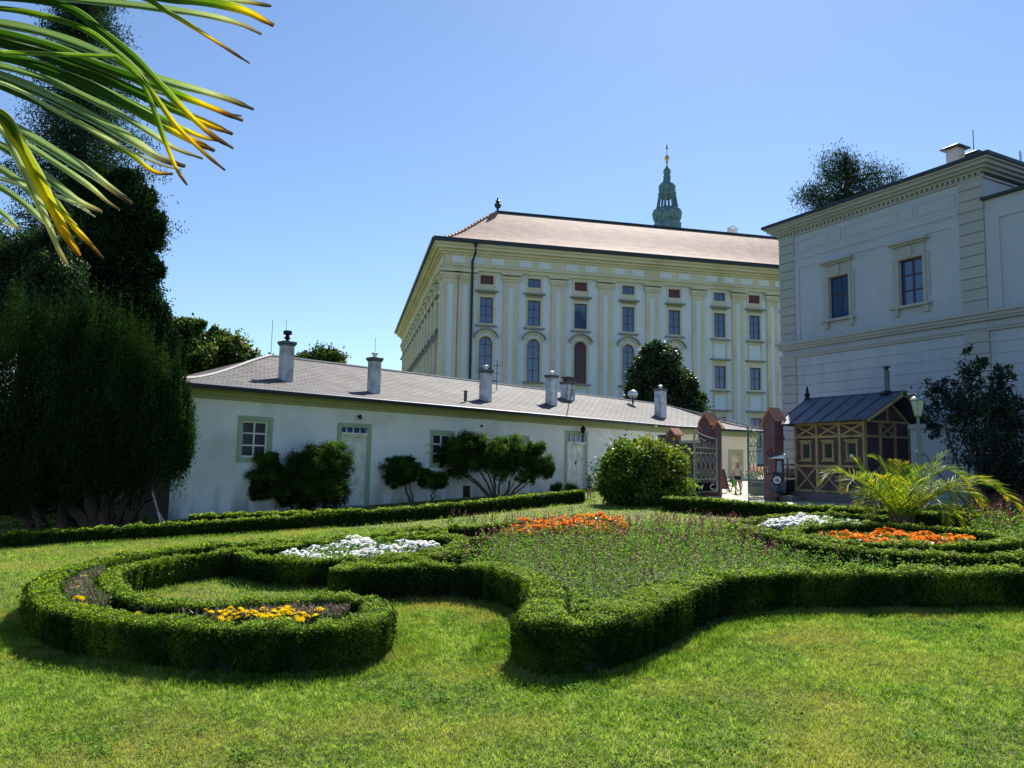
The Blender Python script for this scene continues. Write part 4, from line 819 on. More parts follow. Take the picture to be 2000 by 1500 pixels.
m = MB(); q0, q1, q2, q3 = VW.p(-.46, zt_+.56, .46), VW.p(tc1+.46, zt_+.56, .46), VW.p(tc1-3, zt_+1.3, -5.8), VW.p(3, zt_+1.3, -5.8); b0, b1 = VW.p(-.46, zt_+.56, -12.2), VW.p(tc1+.46, zt_+.56, -12.2)
for P in ((q0, q1, q2, q3), (q1, b1, q2), (b0, q0, q3), (b1, b0, q3, q2)): m.face(P)
m.build('roof', mat('villa_metal_roof', (.32,.34,.36), .35, .05, 1, metal=.6), villa)
# quoins: stacked blocks with joints
def quoin(t0, t1, z0, z1, hgt=.33, name='quoin'):
    m = MB(); z = z0
    while z < z1-.1: m.wbox(VW, t0, t1, z, min(z+hgt-.022, z1), 0, .05); z += hgt
    m.build(name, plaster_q, villa)
tq = vt(1554, 600); quoin(-.03, tq, zs1+.1, zt_); quoin(-.03, tq, -1, zs1-.5); tqr0, tqr1 = vt(1880, 560), tc1+.03; quoin(tqr0, tqr1, zs1+.1, zt_); quoin(tqr0, tqr1, -1, zs1-.5)
m = MB()
for e, lo, hi in ((.16, -.02, .07), (.1, -.12, -.02), (.05, -.2, -.12)): m.wbox(VW, -e, tL, zs1+lo, zs1+hi, -.1, e+.06)
for e, lo, hi in ((.05, -.5, -.42), (.08, -.42, -.38)): m.wbox(VW, -e, tL, zs1+lo, zs1+hi, -.1, e+.01)
m.build('string_course', plaster_q, villa)
m = MB(); z = zs1-.5-.33   # grooved courses: raised boards with gaps
zz_ = zs1-.52
while zz_ > -.8: m.wbox(VW, tq+.01, tqr0-.01, zz_-.31, zz_, 0, .02); m.wbox(VW, tqr1+.01, tL, zz_-.31, zz_, -.03, .0); zz_ -= .33
m.build('rusticated_courses', plaster_g, villa)
# upper wall mouldings: frieze and panel strips
m = MB(); zf = zt_-.82
m.wbox(VW, tq+.01, tqr0-.01, zf-.1, zf+.03, 0, .07); m.wbox(VW, tq+.01, tqr0-.01, zf-.16, zf-.1, 0, .04)
m.wbox(VW, tq+.01, tq+.2, zs1+.08, zf-.16, 0, .03); m.wbox(VW, tqr0-.25, tqr0-.01, zs1+.08, zf-.16, 0, .03); m.wbox(VW, tq+.2, tqr0-.25, zf-.42, zf-.16, 0, .03)
m.wbox(VW, tqr1+.01, tqr1+.4, zs1+.08, zan-.3, -.02, .02); m.wbox(VW, tqr1+.4, tL, zan-.62, zan-.3, -.02, .02)
tm_ = (tq+tqr0)/2
for c in (vt(1633, 470), vt(1772, 425)): m.lathe(VW.p(c, zf+.42, .0), [(0, 0)], 3) if False else m.wbox(VW, c-.2, c+.2, zf+.2, zf+.62, 0, .025)
for s0, s1 in ((tq+.1, vt(1633, 470)-.3), (vt(1633, 470)+.3, vt(1772, 425)-.3), (vt(1772, 425)+.3, tqr0-.1)): frame_band(m, VW, s0+.06, s1-.06, zf+.24, zf+.56, .04, 0, .02)
m.build('wall_mouldings', plaster_g, villa)
m = MB(); m.wbox(VW, tqr1-.05, tL, zan-.02, zan+.06, -8, .1); m.build('annex_coping', gutter_m, villa)
for i, a in enumerate((a1, a2)):
    m = MB(); frame_band(m, VW, a-hwv, a+hwv, zv0, zv1, .1, 0, .05, False)
    m.wbox(VW, a-hwv-.1, a+hwv+.1, zv1+.1, zv1+.42, 0, .035); m.wbox(VW, a-.08, a+.08, zv1+.04, zv1+.38, .035, .09)
    for e, lo, hi in ((.14, .42, .48), (.24, .48, .55)): m.wbox(VW, a-hwv-e, a+hwv+e, zv1+lo, zv1+hi, 0, e)
    m.wbox(VW, a-hwv-.22, a-hwv-.1, zv0+.2, zv1+.1, 0, .03); m.wbox(VW, a+hwv+.1, a+hwv+.22, zv0+.2, zv1+.1, 0, .03)
    m.build('window_surround', plaster_q, villa)
    m = MB(); m.wbox(VW, a-hwv-.26, a+hwv+.26, zv0-.08, zv0, 0, .16); m.wbox(VW, a-hwv-.18, a-hwv-.02, zv0-.3, zv0-.08, 0, .09); m.wbox(VW, a+hwv+.02, a+hwv+.18, zv0-.3, zv0-.08, 0, .09); m.build('window_sill', plaster_q, villa)
    window(VW, a-hwv, a+hwv, zv0, zv1, villa, mat('villa_window_frame%d' % i, (.07,.03,.04), .5), 2, (.6,) if i == 0 else (.33, .66), off=-.1, fw=.055, gl=None)
def vchim(px_, pyt, wpx, off, label, rod=False):
    p = D(px_, pyt, 26.5); root = thing('chimney', (p.x, p.y, p.z-1.6), label, 'chimney', 'chimneys of the villa'); w_ = wpx/F*26.5*.8; rz = math.atan2(VW.d.y, VW.d.x)
    m = MB(); m.box((p.x, p.y, p.z-1.7), (w_, w_, 3.0), rz); m.build('shaft', mat('villa_chimney%d' % px_, (.55,.48,.46), .9), root)
    m = MB(); zb = p.z-.22; c, s = math.cos(rz), math.sin(rz); h = w_/2+.14; P = [(p.x+x*c-y*s, p.y+x*s+y*c, zb) for x, y in ((-h, -h), (h, -h), (h, h), (-h, h))]; t = (p.x, p.y, zb+.22)
    Q = [(a, b, zb+.05) for a, b, _ in P]; m.hexa(P+Q)
    for i in range(4): m.face([Q[i], Q[(i+1) % 4], t])
    m.build('cap', gutter_m, root)
    if rod: m = MB(); m.tube([(p.x, p.y, p.z-.1), (p.x, p.y, D(px_, 254, 26.5).z)], .015, 5); m.build('lightning_rod', black_m, root)
vchim(1865, 281, 30, 0, 'taller chimney with a dark pyramid cap on the villa roof'); vchim(1902, 294, 33, 0, 'shorter chimney with a lightning rod beside the taller one on the villa roof', True)
p = D(1993, 320, 30); m = MB(); m.tube([p+Vector((0, 0, -1.5)), p+Vector((0, 0, .55))], .02, 5)
for k in range(6): m.tube([p+Vector((-.02, -.1, k*.09)), p+Vector((.14, .1, k*.09))], .01, 4)
tag(m.build('roof_aerial', black_m), 'comb shaped television aerial on the villa roof at the right edge', 'aerial')
# ---------------- gate, brick pillars ----------------
vd = Vector((VW.d.x, VW.d.y, 0)); vn = Vector((VW.n.x, VW.n.y, 0)); rzV = math.atan2(VW.d.y, VW.d.x)
ground_at = lambda p: float(gz(p.x, p.y))
def pitched_cap(m, c, w_, d_, z, h, rz, mi=0, n=4):
    """little tiled saddle roof: stepped tile rows on both slopes, ridge along local x"""
    co, si = math.cos(rz), math.sin(rz)
    def P(x, y, zz): return (c.x+x*co-y*si, c.y+x*si+y*co, zz)
    for sg in (-1, 1):
        for k in range(n):
            y0, y1 = sg*(d_/2+.1)*(1-k/n), sg*(d_/2+.1)*(1-(k+1)/n); za, zb = z+h*k/n-.05, z+h*(k+1)/n-.02
            a = [P(-w_/2-.05, y0, za), P(w_/2+.05, y0, za), P(w_/2+.05, y1, zb), P(-w_/2-.05, y1, zb)]
            m.hexa(a+[(x, y, zz+.055) for x, y, zz in a], mi)
def gable(m, c, w_, d_, z, h, rz):
    co, si = math.cos(rz), math.sin(rz)
    def P(x, y, zz): return (c.x+x*co-y*si, c.y+x*si+y*co, zz)
    for x in (-w_/2, w_/2): m.face([P(x, -d_/2, z), P(x, d_/2, z), P(x, 0, z+h)])
    for y in (-d_/2, d_/2): m.face([P(-w_/2, y, z), P(w_/2, y, z), P(w_/2, 0, z+h), P(-w_/2, 0, z+h)])
def pillar(px_, dep, pyt, wpx, label, rz, buttress=0):
    c = D(px_, 900, dep); zt0 = D(px_, pyt, dep).z; g = ground_at(c); w_ = wpx/F*dep; root = thing('gate_pillar', (c.x, c.y, g), label, 'gate pillar', 'brick pillars of the gateway')
    h = zt0-.38; m = MB(); m.box((c.x, c.y, (h+g)/2-.1), (w_, w_*1.0, h-g+.2), rz); m.box((c.x, c.y, g+.1), (w_+.1, w_+.1, .5), rz); m.box((c.x, c.y, h-.55), (w_+.05, w_+.05, .08), rz); gable(m, c, w_, w_, h, .33, rz+math.pi/2); m.build('brick_shaft', brick, root)
    m = MB(); pitched_cap(m, c, w_, w_, h+.0, .36, rz+math.pi/2, n=3); m.build('tiled_cap', clay, root)
    m = MB(); 
    for i in range(4):
        a = R(45+90*i); 
        q = Vector((math.cos(rz), math.sin(rz), 0)); n = Vector((-q.y, q.x, 0)); n = n if n.dot(c-CAM) < 0 else -n
        f = c+n*(w_/2+.012); f.z = h-1.0; p_ = [f+q*.12*math.cos(b)+Vector((0, 0, .12*math.sin(b))) for b in (a-R(45), a+R(45))]; m.tube(p_, .02, 4)
    m.build('diamond_ornament', mat('brick_dark%d' % px_, (.10,.035,.035), .9), root)
    return root, c, h, w_
rzP = rzV
pl_, pc, phh, pw = pillar(1386, 26.2, 806, 23, 'brick gate pillar with a tiled saddle cap at the left of the gateway', rzP)
# side buttress of left pillar, with own little gable, and on its left
def buttress(root, px_, dep, pyt, wpx, rz, nm='buttress'):
    c = D(px_, 900, dep); zt0 = D(px_, pyt, dep).z; g = ground_at(c); w_ = wpx/F*dep; h = zt0-.2
    m = MB(); m.box((c.x, c.y, (h+g)/2-.1), (w_, w_, h-g+.2), rz); gable(m, c, w_, w_, h, .17, rz+math.pi/2); b = m.build(nm, brick, root); m = MB(); pitched_cap(m, c, w_, w_, h, .2, rz+math.pi/2, n=3); m.build('tiled_cap', clay, b); return c
buttress(pl_, 1404, 25.7, 824, 9, rzP+.5); buttress(pl_, 1370, 26.4, 831, 8, rzP)
pr_, prc, prh, prw = pillar(1513, 23.6, 797, 24, 'brick gate pillar with a tiled saddle cap at the right of the gateway, beside the villa', rzP); buttress(pr_, 1498, 23.9, 820, 9, rzP)
wl0 = D(1372, 900, 26.3); wl1 = D(1304, 900, 28.3); waz = math.atan2((wl0-wl1).x, (wl0-wl1).y); BW = Wall(wl1.x, wl1.y, waz); bl = (wl0-wl1).length; zbw = BW.uv(1340, 866)[1]
bw = thing('brick_wall', (wl1.x, wl1.y, gz(wl1.x, wl1.y)), 'dark brick garden wall between the leafy shrub and the left gate pillar', 'wall'); m = MB(); m.wbox(BW, 0, bl, -.5, zbw, -.35, 0); m.build('brickwork', brick, bw)
m = MB(); m.wbox(BW, -.05, bl, zbw, zbw+.1, -.42, .07); m.build('coping', paving, bw)
sp = thing('brick_pier', (wl1.x, wl1.y, gz(wl1.x, wl1.y)), 'small brick pier with a tiled gable at the left end of the garden wall', 'pier'); buttress(sp, 1318, 27.6, 838, 17, rzP, 'brick_shaft')
c = D(1301, 900, 28.2); g = ground_at(c); m = MB(); m.box((c.x, c.y, (g+D(1301, 852, 28.2).z)/2), (.42, .42, D(1301, 852, 28.2).z-g+.1), rzP); m.build('side_shaft', brick, sp)

def gate(label, A, B, zt_a, zt_b, z0, mt, sign=False):
    """leaf from free post A to hinge B (Vector XY); top sweeps from zt_a down to zt_b"""
    az = math.atan2((B-A).x, (B-A).y); W = Wall(A.x, A.y, az); L = (Vector((B.x, B.y))-Vector((A.x, A.y))).length; r = .011
    root = thing('iron_gate', (A.x, A.y, z0), label, 'gate', 'open wrought iron gate leaves')
    T = lambda t, z, o=0: Vector(W.p(t, z, o))
    ztp = lambda t: zt_b+(zt_a-zt_b)*(1-t/L)**2.0
    m = MB(); m.tube([T(0, z0), T(0, zt_a)], .03, 6); m.tube([T(L, z0), T(L, zt_b)], .03, 6); m.tube([T(L*i/12, ztp(L*i/12)) for i in range(13)], .02, 5)
    zr1 = zt_b-.32; zr2 = zr1-.17; zb1 = z0+.42
    for z in (zr1, zr2, zb1, z0+.02, z0+.22): m.tube([T(0, z), T(L, z)], .018, 5)
    m.build('frame', mt, root)
    m = MB(); n = 5; cw = L/n; ch = cw*1.35; k = int((zr2-zb1)/ch); ch = (zr2-zb1)/k
    for i in range(n):
        for j in range(k):
            t, z = i*cw, zb1+j*ch
            m.tube([T(t, z+ch/2), T(t+cw/2, z+ch)], r, 4); m.tube([T(t+cw/2, z+ch), T(t+cw, z+ch/2)], r, 4); m.tube([T(t, z+ch/2), T(t+cw/2, z)], r, 4); m.tube([T(t+cw/2, z), T(t+cw, z+ch/2)], r, 4)
            m.tube([T(t+cw/2, z+ch*.25), T(t+cw/2, z+ch*.75)], .008, 4); m.tube([T(t+cw*.25, z+ch/2), T(t+cw*.75, z+ch/2)], .008, 4)
    m.build('lattice', mt, root)
    m = MB()
    for i in range(9): t = L*(i+.5)/9; m.tube([T(t, zr2), T(t, zr1)], .009, 4)
    def ring(t, z, rr): m.tube([T(t+rr*math.cos(2*math.pi*a/12), z+rr*math.sin(2*math.pi*a/12)) for a in range(13)], .009, 4, cap=False)
    for f, rr in ((.17, .13), (.17, .06), (.45, .11), (.45, .05), (.67, .08), (.86, .07)): ring(L*f, zr1+rr+.02, rr)
    ring(L*.12, zr1+.38, .09); m.tube([T(L*.12, zr1+.3), T(L*.3, zr1+.3), T(L*.5, zr1+.23)], .009, 4)
    for i in range(7): ring(L*(i+.5)/7, z0+.32, min(L/14, .09))
    m.build('scrollwork', mt, root)
    m = MB(); m.wbox(W, 0.02, L-.02, z0+.0, z0+.2, -.01, .01); m.build('kick_plate', mt, root)
    return root, W, L
A = D(1356, 900, 24.5); B = D(1400, 900, 25.4)
gl_, GW, GL = gate('open left leaf of the wrought iron gate, carrying the black sign board', A, B, D(1356, 839, 24.5).z, D(1400, 857, 25.4).z, D(1380, 961, 25).z, iron_light)
A2 = D(1461.5, 900, 25.4); B2 = D(1496, 900, 24.2)
gate('open right leaf of the wrought iron gate against the right pillar', A2, B2, D(1461, 833, 25.4).z, D(1496, 850, 24.2).z, D(1480, 967, 24.8).z, iron_green)
# black pointed sign with the letters
sa, za = GW.uv(1359, 943, .04); sb, zb = GW.uv(1394, 959, .04); z0s, z1s = GW.uv(1378, 959, .04)[1], GW.uv(1378, 943, .04)[1]; tip = GW.uv(1399, 951, .04)[0]
sg = thing('direction_sign', GW.p(sa, z0s, .04), 'black arrow shaped board with white letters hanging low on the left gate leaf', 'sign')
m = MB(); zm = (z0s+z1s)/2; P = [(sa, z0s), (sb, z0s), (tip, zm), (sb, z1s), (sa, z1s)]
m.face([GW.p(t, z, .06) for t, z in P]); m.face([GW.p(t, z, .04) for t, z in P][::-1])
for p, q in zip(P, P[1:]+P[:1]): m.face([GW.p(*p, .04), GW.p(*q, .04), GW.p(*q, .06), GW.p(*p, .06)])
m.build('board', mat('sign_black', (.006,.008,.014), .9, spec=.05), sg); lw = mat('sign_white', (.7,.72,.7), .6)
hL = (z1s-z0s)*.66; w_ = (sb-sa)*.28; x0 = sa+(sb-sa)*.08; zl = zm-hL/2; m = MB()
for (ax_, az_), (bx_, bz_) in (((0, 1), (.25, 0)), ((.25, 0), (.5, .75)), ((.5, .75), (.75, 0)), ((.75, 0), (1, 1))): m.wbar(GW, x0+ax_*w_, zl+az_*hL, x0+bx_*w_, zl+bz_*hL, 0.028, .0605, .067)
m.build('letter_w', lw, sg); m = MB(); xc = sb-(sb-sa)*.1; rx = w_*.42
P = [(xc+rx*math.cos(R(a)), zm+hL/2*math.sin(R(a))) for a in range(50, 311, 26)]
for p, q in zip(P, P[1:]): m.wbar(GW, *p, *q, 0.028, .0605, .067)
m.build('letter_c', lw, sg)
# paving
def sheet(name, px_, dz, mt, label=None):
    P = [G(x, y) for x, y in px_]; m = MB(); m.face([(p.x, p.y, float(gz(p.x, p.y))+dz) for p in P]); return tag(m.build(name, mt), kind='structure')
sheet('paved_yard', [(1330, 990), (1560, 1003), (1640, 1004), (1700, 1004), (1660, 975), (1560, 962), (1530, 945), (1500, 930), (1300, 925), (1290, 940), (1390, 958), (1395, 968), (1345, 978)], .016, paving)
q = [G(x, y) for x, y in ((1463, 978), (1502, 976), (1500, 973), (1470, 972))]; m = MB(); m.hexa([(p.x, p.y, p.z+.0165) for p in q]+[(p.x, p.y, p.z+.035) for p in q]); tag(m.build('doormat', mat('doormat_grey', (.07,.08,.09), .9, .4, 30)), 'flat dark grey mat lying on the pavement in front of the gateway', 'mat')
# sandwich board behind the gate
c = D(1414, 950, 27.5); g = ground_at(c)+.016; sbd = thing('sandwich_board', (c.x, c.y, g), 'wooden framed menu board leaning behind the left gate pillar', 'board'); WB = Wall(c.x-.3, c.y+.1, R(80)); zt_ = D(1410, 917, 27.5).z
m = MB(); m.wbar(WB, 0, zt_, .22, g, .03, 0, .04); m.wbar(WB, .34, zt_, .56, g, .03, 0, .04); m.wbar(WB, 0, zt_, .34, zt_, .03, 0, .04); m.wbar(WB, .2, g+.15, .54, g+.15, .03, 0, .04); m.build('frame', black_m, sbd)
m = MB(); m.face([WB.p(.02, zt_-.02, .02), WB.p(.33, zt_-.02, .02), WB.p(.53, g+.16, .02), WB.p(.2, g+.16, .02)]); m.build('panel', mat('board_brown', (.14,.07,.055), .7), sbd)
# bicycle by the cream wall
def wheel(m, W, t, z, rr, off): m.tube([W.p(t+rr*math.cos(2*math.pi*a/20), z+rr*math.sin(2*math.pi*a/20), off) for a in range(21)], .02, 5, cap=False)
def bicycle(px_, py_, dep, az, label, col, s=1.0):
    c = D(px_, py_, dep); g = ground_at(c)+.016; W = Wall(c.x, c.y, az); root = thing('bicycle', (c.x, c.y, g), label, 'bicycle'); rr = .33*s
    for t in (0, 1.02*s):
        m = MB(); wheel(m, W, t, g+rr+.02, rr, 0); wh = m.build('wheel', black_m, root)
        m = MB(); [m.tube([W.p(t, g+rr+.02, 0), W.p(t+rr*math.cos(a), g+rr+.02+rr*math.sin(a), 0)], .003, 3) for a in np.linspace(0, 6.0, 12)]; m.build('spokes', steel, wh)
    zc_ = g+rr+.02; P = lambda t, z: W.p(t*s, g+z*s, 0); m = MB()
    for a, b in (((0, .35), (.38, .3)), ((.38, .3), (.28, .85)), ((.28, .78), (.85, .8)), ((.38, .3), (.85, .72)), ((.85, .95), (1.02, .35)), ((0, .35), (.3, .75))): m.tube([P(*a), P(*b)], .016, 5)
    m.build('frame', col, root); m = MB(); m.wbox(W, .16*s, .42*s, g+.85*s, g+.9*s, -.06, .06); m.build('saddle', black_m, root)
    m = MB(); m.tube([W.p(.84*s, g+1.0*s, -.25), W.p(.9*s, g+1.03*s, -.1), W.p(.9*s, g+1.03*s, .1), W.p(.84*s, g+1.0*s, .25)], .014, 5); m.tube([P(.85, .95), P(.9, 1.03)], .014, 5); m.build('handlebar', black_m, root)
    m = MB(); m.lathe((W.p(.38*s, g+.3*s, .05)), [(.06, -.01), (.06, .01)], 8); m.tube([W.p(.38*s, g+.3*s, .06), W.p(.46*s, g+.16*s, .06), W.p(.46*s, g+.16*s, .16)], .01, 4); m.build('pedals', black_m, root)
bicycle(1424, 950, 28.3, R(50), 'dark bicycle leaning by the cream wall behind the woman', black_m, .62)
# flower tub behind right leaf
c = D(1478, 945, 26.3); g = ground_at(c)+.016; tub = thing('flower_tub', (c.x, c.y, g), 'blue grey tub of red and green plants standing behind the right gate leaf', 'flower tub')
m = MB(); m.lathe((c.x, c.y, g), [(.2, 0), (.3, .45), (.33, .47), (.33, .52), (.28, .52)], 14); m.build('tub', mat('tub_blue_grey', (.07,.10,.17), .6), tub)
n = 260; C = np.array([c.x, c.y, g+.62])+rng.normal(0, 1, (n, 3))*[.2, .2, .12]; np_mesh('leaves', leaves(C, rng.normal(0, 1, (n, 3)), .07, .5), quadsF(n), bed_green, tub, attr=rng.random(n))
n = 70; C = np.array([c.x, c.y, g+.84])+rng.normal(0, 1, (n, 3))*[.16, .16, .06]; np_mesh('blooms', leaves(C, rng.normal(0, 1, (n, 3)), .06, .9), quadsF(n), leafmat('red_bloom', ['#c0203a', '#e05068', '#d83048'], .3, tcol=(1.2,1,1)), tub, attr=rng.random(n))

# ---------------- cargo scooter ----------------
c = D(1519, 978, 22.9); g = ground_at(c)+.016; sc = thing('cargo_scooter', (c.x, c.y, g), 'dark cargo scooter with round headlight and small white canopy between pillar and kiosk', 'scooter')
fw_ = Vector((-.35, -.94, 0)).normalized(); sd = Vector((-fw_.y, fw_.x, 0)); SW = Wall(c.x, c.y, math.atan2(fw_.x, fw_.y))
X = lambda a, b, z: Vector((c.x, c.y, g))+fw_*a+sd*b+Vector((0, 0, z))
m = MB(); rr = .19; m.tube([X(rr*math.cos(t), 0, rr+rr*math.sin(t)) for t in np.linspace(0, 2*math.pi, 17)], .045, 6, cap=False); wf = m.build('front_wheel', black_m, sc)
m = MB(); pts = [X(.24*math.cos(t), 0, .2+.24*math.sin(t)) for t in np.linspace(-.2, 2.6, 9)]; m.tube(pts, .07, 7); m.build('mudguard', mat('scooter_dark_blue', (.03,.05,.08), .3, .05, 3, spec=.6), sc); sb_ = MATS['scooter_dark_blue']
m = MB()
for k in range(5):
    z0_, z1_ = .32+.1*k, .42+.1*k; w0, w1 = .06+.015*k, .075+.015*k
    m.hexa([X(.0, -w0, z0_), X(.0, w0, z0_), X(-.06, w0, z0_), X(-.06, -w0, z0_), X(-.03, -w1, z1_), X(-.03, w1, z1_), X(-.09, w1, z1_), X(-.09, -w1, z1_)])
m.build('leg_shield', sb_, sc)
hl = X(.06, 0, .63); m = MB()
q = MB(); 
for r_, a0, mt_, nm in ((.085, .0, steel, 'headlight'),):
    ring = [hl+sd*r_*math.cos(t)+Vector((0, 0, r_*math.sin(t))) for t in np.linspace(0, 2*math.pi, 17)]; q.tube(ring, .022, 6, cap=False); h_ = q.build('headlight', mat('headlight_rim', (.8,.8,.74), .3), sc)
    g2 = MB(); g2.face([p+fw_*.01 for p in ring[:-1]]); g2.build('lens', glass, h_)
m = MB(); m.lathe(X(.14, 0, .36), [(.02, -.04), (.045, -.02), (.05, .02), (.02, .045)], 10); m.build('chrome_badge', steel, sc, smooth=True)
m = MB(); m.tube([X(-.03, -.3, .8), X(.0, -.1, .84), X(.0, .1, .84), X(-.03, .3, .8)], .016, 6); m.tube([X(.0, 0, .3), X(-.02, 0, .84)], .025, 6); m.build('handlebar', black_m, sc)
m = MB(); m.tube([X(-.02, -.26, .8), X(-.02, -.28, .98)], .008, 4); m.box(tuple(X(-.01, -.28, 1.0)), (.12, .03, .06), .3); m.build('mirror', steel, sc)
m = MB(); m.hexa([X(-.02, -.02, .74), X(-.02, .13, .74), X(-.035, .13, .74), X(-.035, -.02, .74), X(-.16, -.0, 1.2), X(-.16, .12, 1.2), X(-.175, .12, 1.2), X(-.175, -.0, 1.2)]); m.build('windshield', mat('windshield_grey', (.25,.30,.34), .2, .05, 3), sc)
m = MB(); m.hexa([X(.15, -.24, 1.26), X(.15, .22, 1.26), X(-.75, .22, 1.28), X(-.75, -.24, 1.28), X(.1, -.2, 1.275), X(.1, .22, 1.36), X(-.75, .22, 1.42), X(-.75, -.2, 1.3)]); m.build('canopy', mat('canopy_white', (.75,.73,.68), .6), sc)
m = MB(); [m.tube([X(a, b, .35), X(a, b, 1.28)], .014, 5) for a, b in ((-.7, -.28), (-.7, .28))]; m.build('canopy_post', black_m, sc)
m = MB(); m.hexa([X(-.4, -.22, .25), X(-.4, .22, .25), X(-1.1, .22, .25), X(-1.1, -.22, .25), X(-.4, -.24, .6), X(-.4, .24, .6), X(-1.1, .24, .6), X(-1.1, -.24, .6)]); m.box(tuple(X(-.18, 0, .3)), (.34, .26, .05), SW.d.angle(Vector((1, 0)))); m.build('cargo_box', sb_, sc)
for s_ in (-1, 1):
    m = MB(); m.tube([X(-.8+.2*math.cos(t), s_*.26, .2+.2*math.sin(t)) for t in np.linspace(0, 2*math.pi, 15)], .04, 6, cap=False); m.build('rear_wheel', black_m, sc)
m = MB(); m.box(tuple(X(-.55, 0, .52)), (.3, .3, .1), .4); m.build('seat', black_m, sc)
# stacked goods and counter behind the scooter
c = D(1543, 965, 23.9); g = ground_at(c)+.016; rk = thing('display_stand', (c.x, c.y, g), 'dark display stand with stacked reddish bundles between the scooter and the kiosk', 'stand')
m = MB(); m.box((c.x, c.y, g+.3), (.36, .4, .6), rzV); m.box((c.x, c.y, g+.66), (.4, .44, .03), rzV); m.build('cabinet', sb_, rk)
for k in range(4):
    m = MB(); m.box((c.x+random.uniform(-.02, .02), c.y, g+.71+k*.062), (.34, .36, .05), rzV+random.uniform(-.1, .1)); m.build('bundle', mat('bundle_%d' % k, (.20-.03*k, .12, .13), .9, .3, 12), rk)
m = MB(); m.box((c.x, c.y, g+1.05), (.32, .3, .06), rzV); m.tube([(c.x, c.y+.1, g+.68), (c.x, c.y+.1, g+1.05)], .015, 5); m.build('shelf', mat('shelf_sage', (.22,.24,.2), .8), rk)
c = D(1542, 976, 23.0); g = ground_at(c); m = MB(); m.box((c.x, c.y, g+.08), (.55, .4, .2), rzV); tag(m.build('stone_step', mat('step_dark_stone', (.16,.16,.17), .9, .2, 6)), 'low dark stone step left of the kiosk plinth', 'step')

# ---------------- kiosk ----------------
kA = D(1556, 930, 23.4); KW = Wall(kA.x, kA.y, R(152)); kl = KW.uv(1690, 900)[0]; zk = KW.uv(1556, 957)[1]; zke = (KW.uv(1565, 827)[1]+KW.uv(1690, 818)[1])/2; kd = 1.9; g = float(gz(kA.x, kA.y)); print('kiosk len', kl, 'eave', zke, 'sill', zk, g)
kio = thing('kiosk', (kA.x, kA.y, g), 'small timber framed kiosk with maroon panels, ochre beams and a metal roof', 'kiosk')
KG = Wall(*KW.p(kl, 0, 0)[:2], R(62)); KG.n = Vector((KG.d.y, -KG.d.x)); KG.n = KG.n if KG.n.dot(Vector((VW.d.x, VW.d.y))) > 0 else -KG.n
m = MB(); m.wbox(KW, -.12, kl+.12, -.3, zk-.05, -kd-.12, .12); m.build('plinth', kiosk_b, kio)
m = MB(); m.wbox(KW, 0, kl, zk-.05, zke, -kd, 0); gp = [KW.p(kl, zke, 0), KW.p(kl, zke, -kd), KW.p(kl, zke+.72, -kd/2)]; m.face(gp); gp = [KW.p(0, zke, 0), KW.p(0, zke, -kd), KW.p(0, zke+.72, -kd/2)]; m.face(gp); m.build('wall_panel', kiosk_m, kio)
m = MB(); bt = .075; zA_ = zk; zB_ = zk+(zke-zk)*.36; zC_ = zk+(zke-zk)*.78
for i in range(4): t = kl*i/3; m.wbox(KW, max(t-bt/2, -.03), min(t+bt/2, kl+.03), zA_-.05, zke, 0, .05)
for z in (zA_, zB_, zC_, zke-.07): m.wbox(KW, 0, kl, z-.035, z+.035, 0, .04)
for i in range(3):
    a, b = kl*i/3+.05, kl*(i+1)/3-.05
    for z0_, z1_ in ((zA_+.03, zB_-.03), (zC_+.03, zke-.1)): m.wbar(KW, a, z0_, b, z1_, .05, 0, .03); m.wbar(KW, a, z1_, b, z0_, .05, 0, .028)
gs = kd
for i in range(4): t = gs*i/3; m.wbox(KG, max(t-bt/2, 0), min(t+bt/2, gs), zA_-.05, zke, 0, .05)
for z in (zA_, zC_, zke-.03): m.wbox(KG, 0, gs, z-.035, z+.035, 0, .04)
for i in range(3):
    if i != 1: a, b = gs*i/3+.05, gs*(i+1)/3-.05; m.wbar(KG, a, zA_+.03, b, zB_, .05, 0, .03); m.wbar(KG, a, zB_, b, zA_+.03, .05, 0, .028)
a, b = gs/3+.05, gs*2/3-.05; m.wbar(KG, a, zC_+.03, b, zke-.1, .05, 0, .03); m.wbar(KG, a, zke-.1, b, zC_+.03, .05, 0, .028)
m.wbox(KG, gs/2-.03, gs/2+.03, zke, zke+.6, 0, .04); m.wbar(KG, .1, zke, gs/2, zke+.62, .07, 0, .05); m.wbar(KG, gs-.1, zke, gs/2, zke+.62, .07, 0, .05)
m.build('timber_frame', kiosk_y, kio)
for i in range(3):
    c = kl*(i+.5)/3; a, b, z0_, z1_ = c-.14, c+.14, zB_+.22, zC_-.18; m = MB(); frame_band(m, KW, a, b, z0_, z1_, .05, 0, .04); m.wbox(KW, a-.09, b+.09, z1_+.05, z1_+.09, 0, .07); m.wbox(KW, a-.09, b+.09, z0_-.09, z0_-.05, 0, .07); f = m.build('window', kiosk_y, kio)
    gg = MB(); gg.face([KW.p(a, z0_, .008), KW.p(b, z0_, .008), KW.p(b, z1_, .008), KW.p(a, z1_, .008)]); gg.build('pane', glass_h, f); fr = MB(); frame_band(fr, KW, a+.02, b-.02, z0_+.02, z1_-.02, .018, .008, .02); fr.build('glazing_bead', kiosk_y, f)
    if i == 2: nn = MB(); nn.face([KW.p(a+.05, z0_+.04, .012), KW.p(a+.17, z0_+.04, .012), KW.p(a+.17, z0_+.12, .012), KW.p(a+.05, z0_+.12, .012)]); nn.build('notice', lw, f)
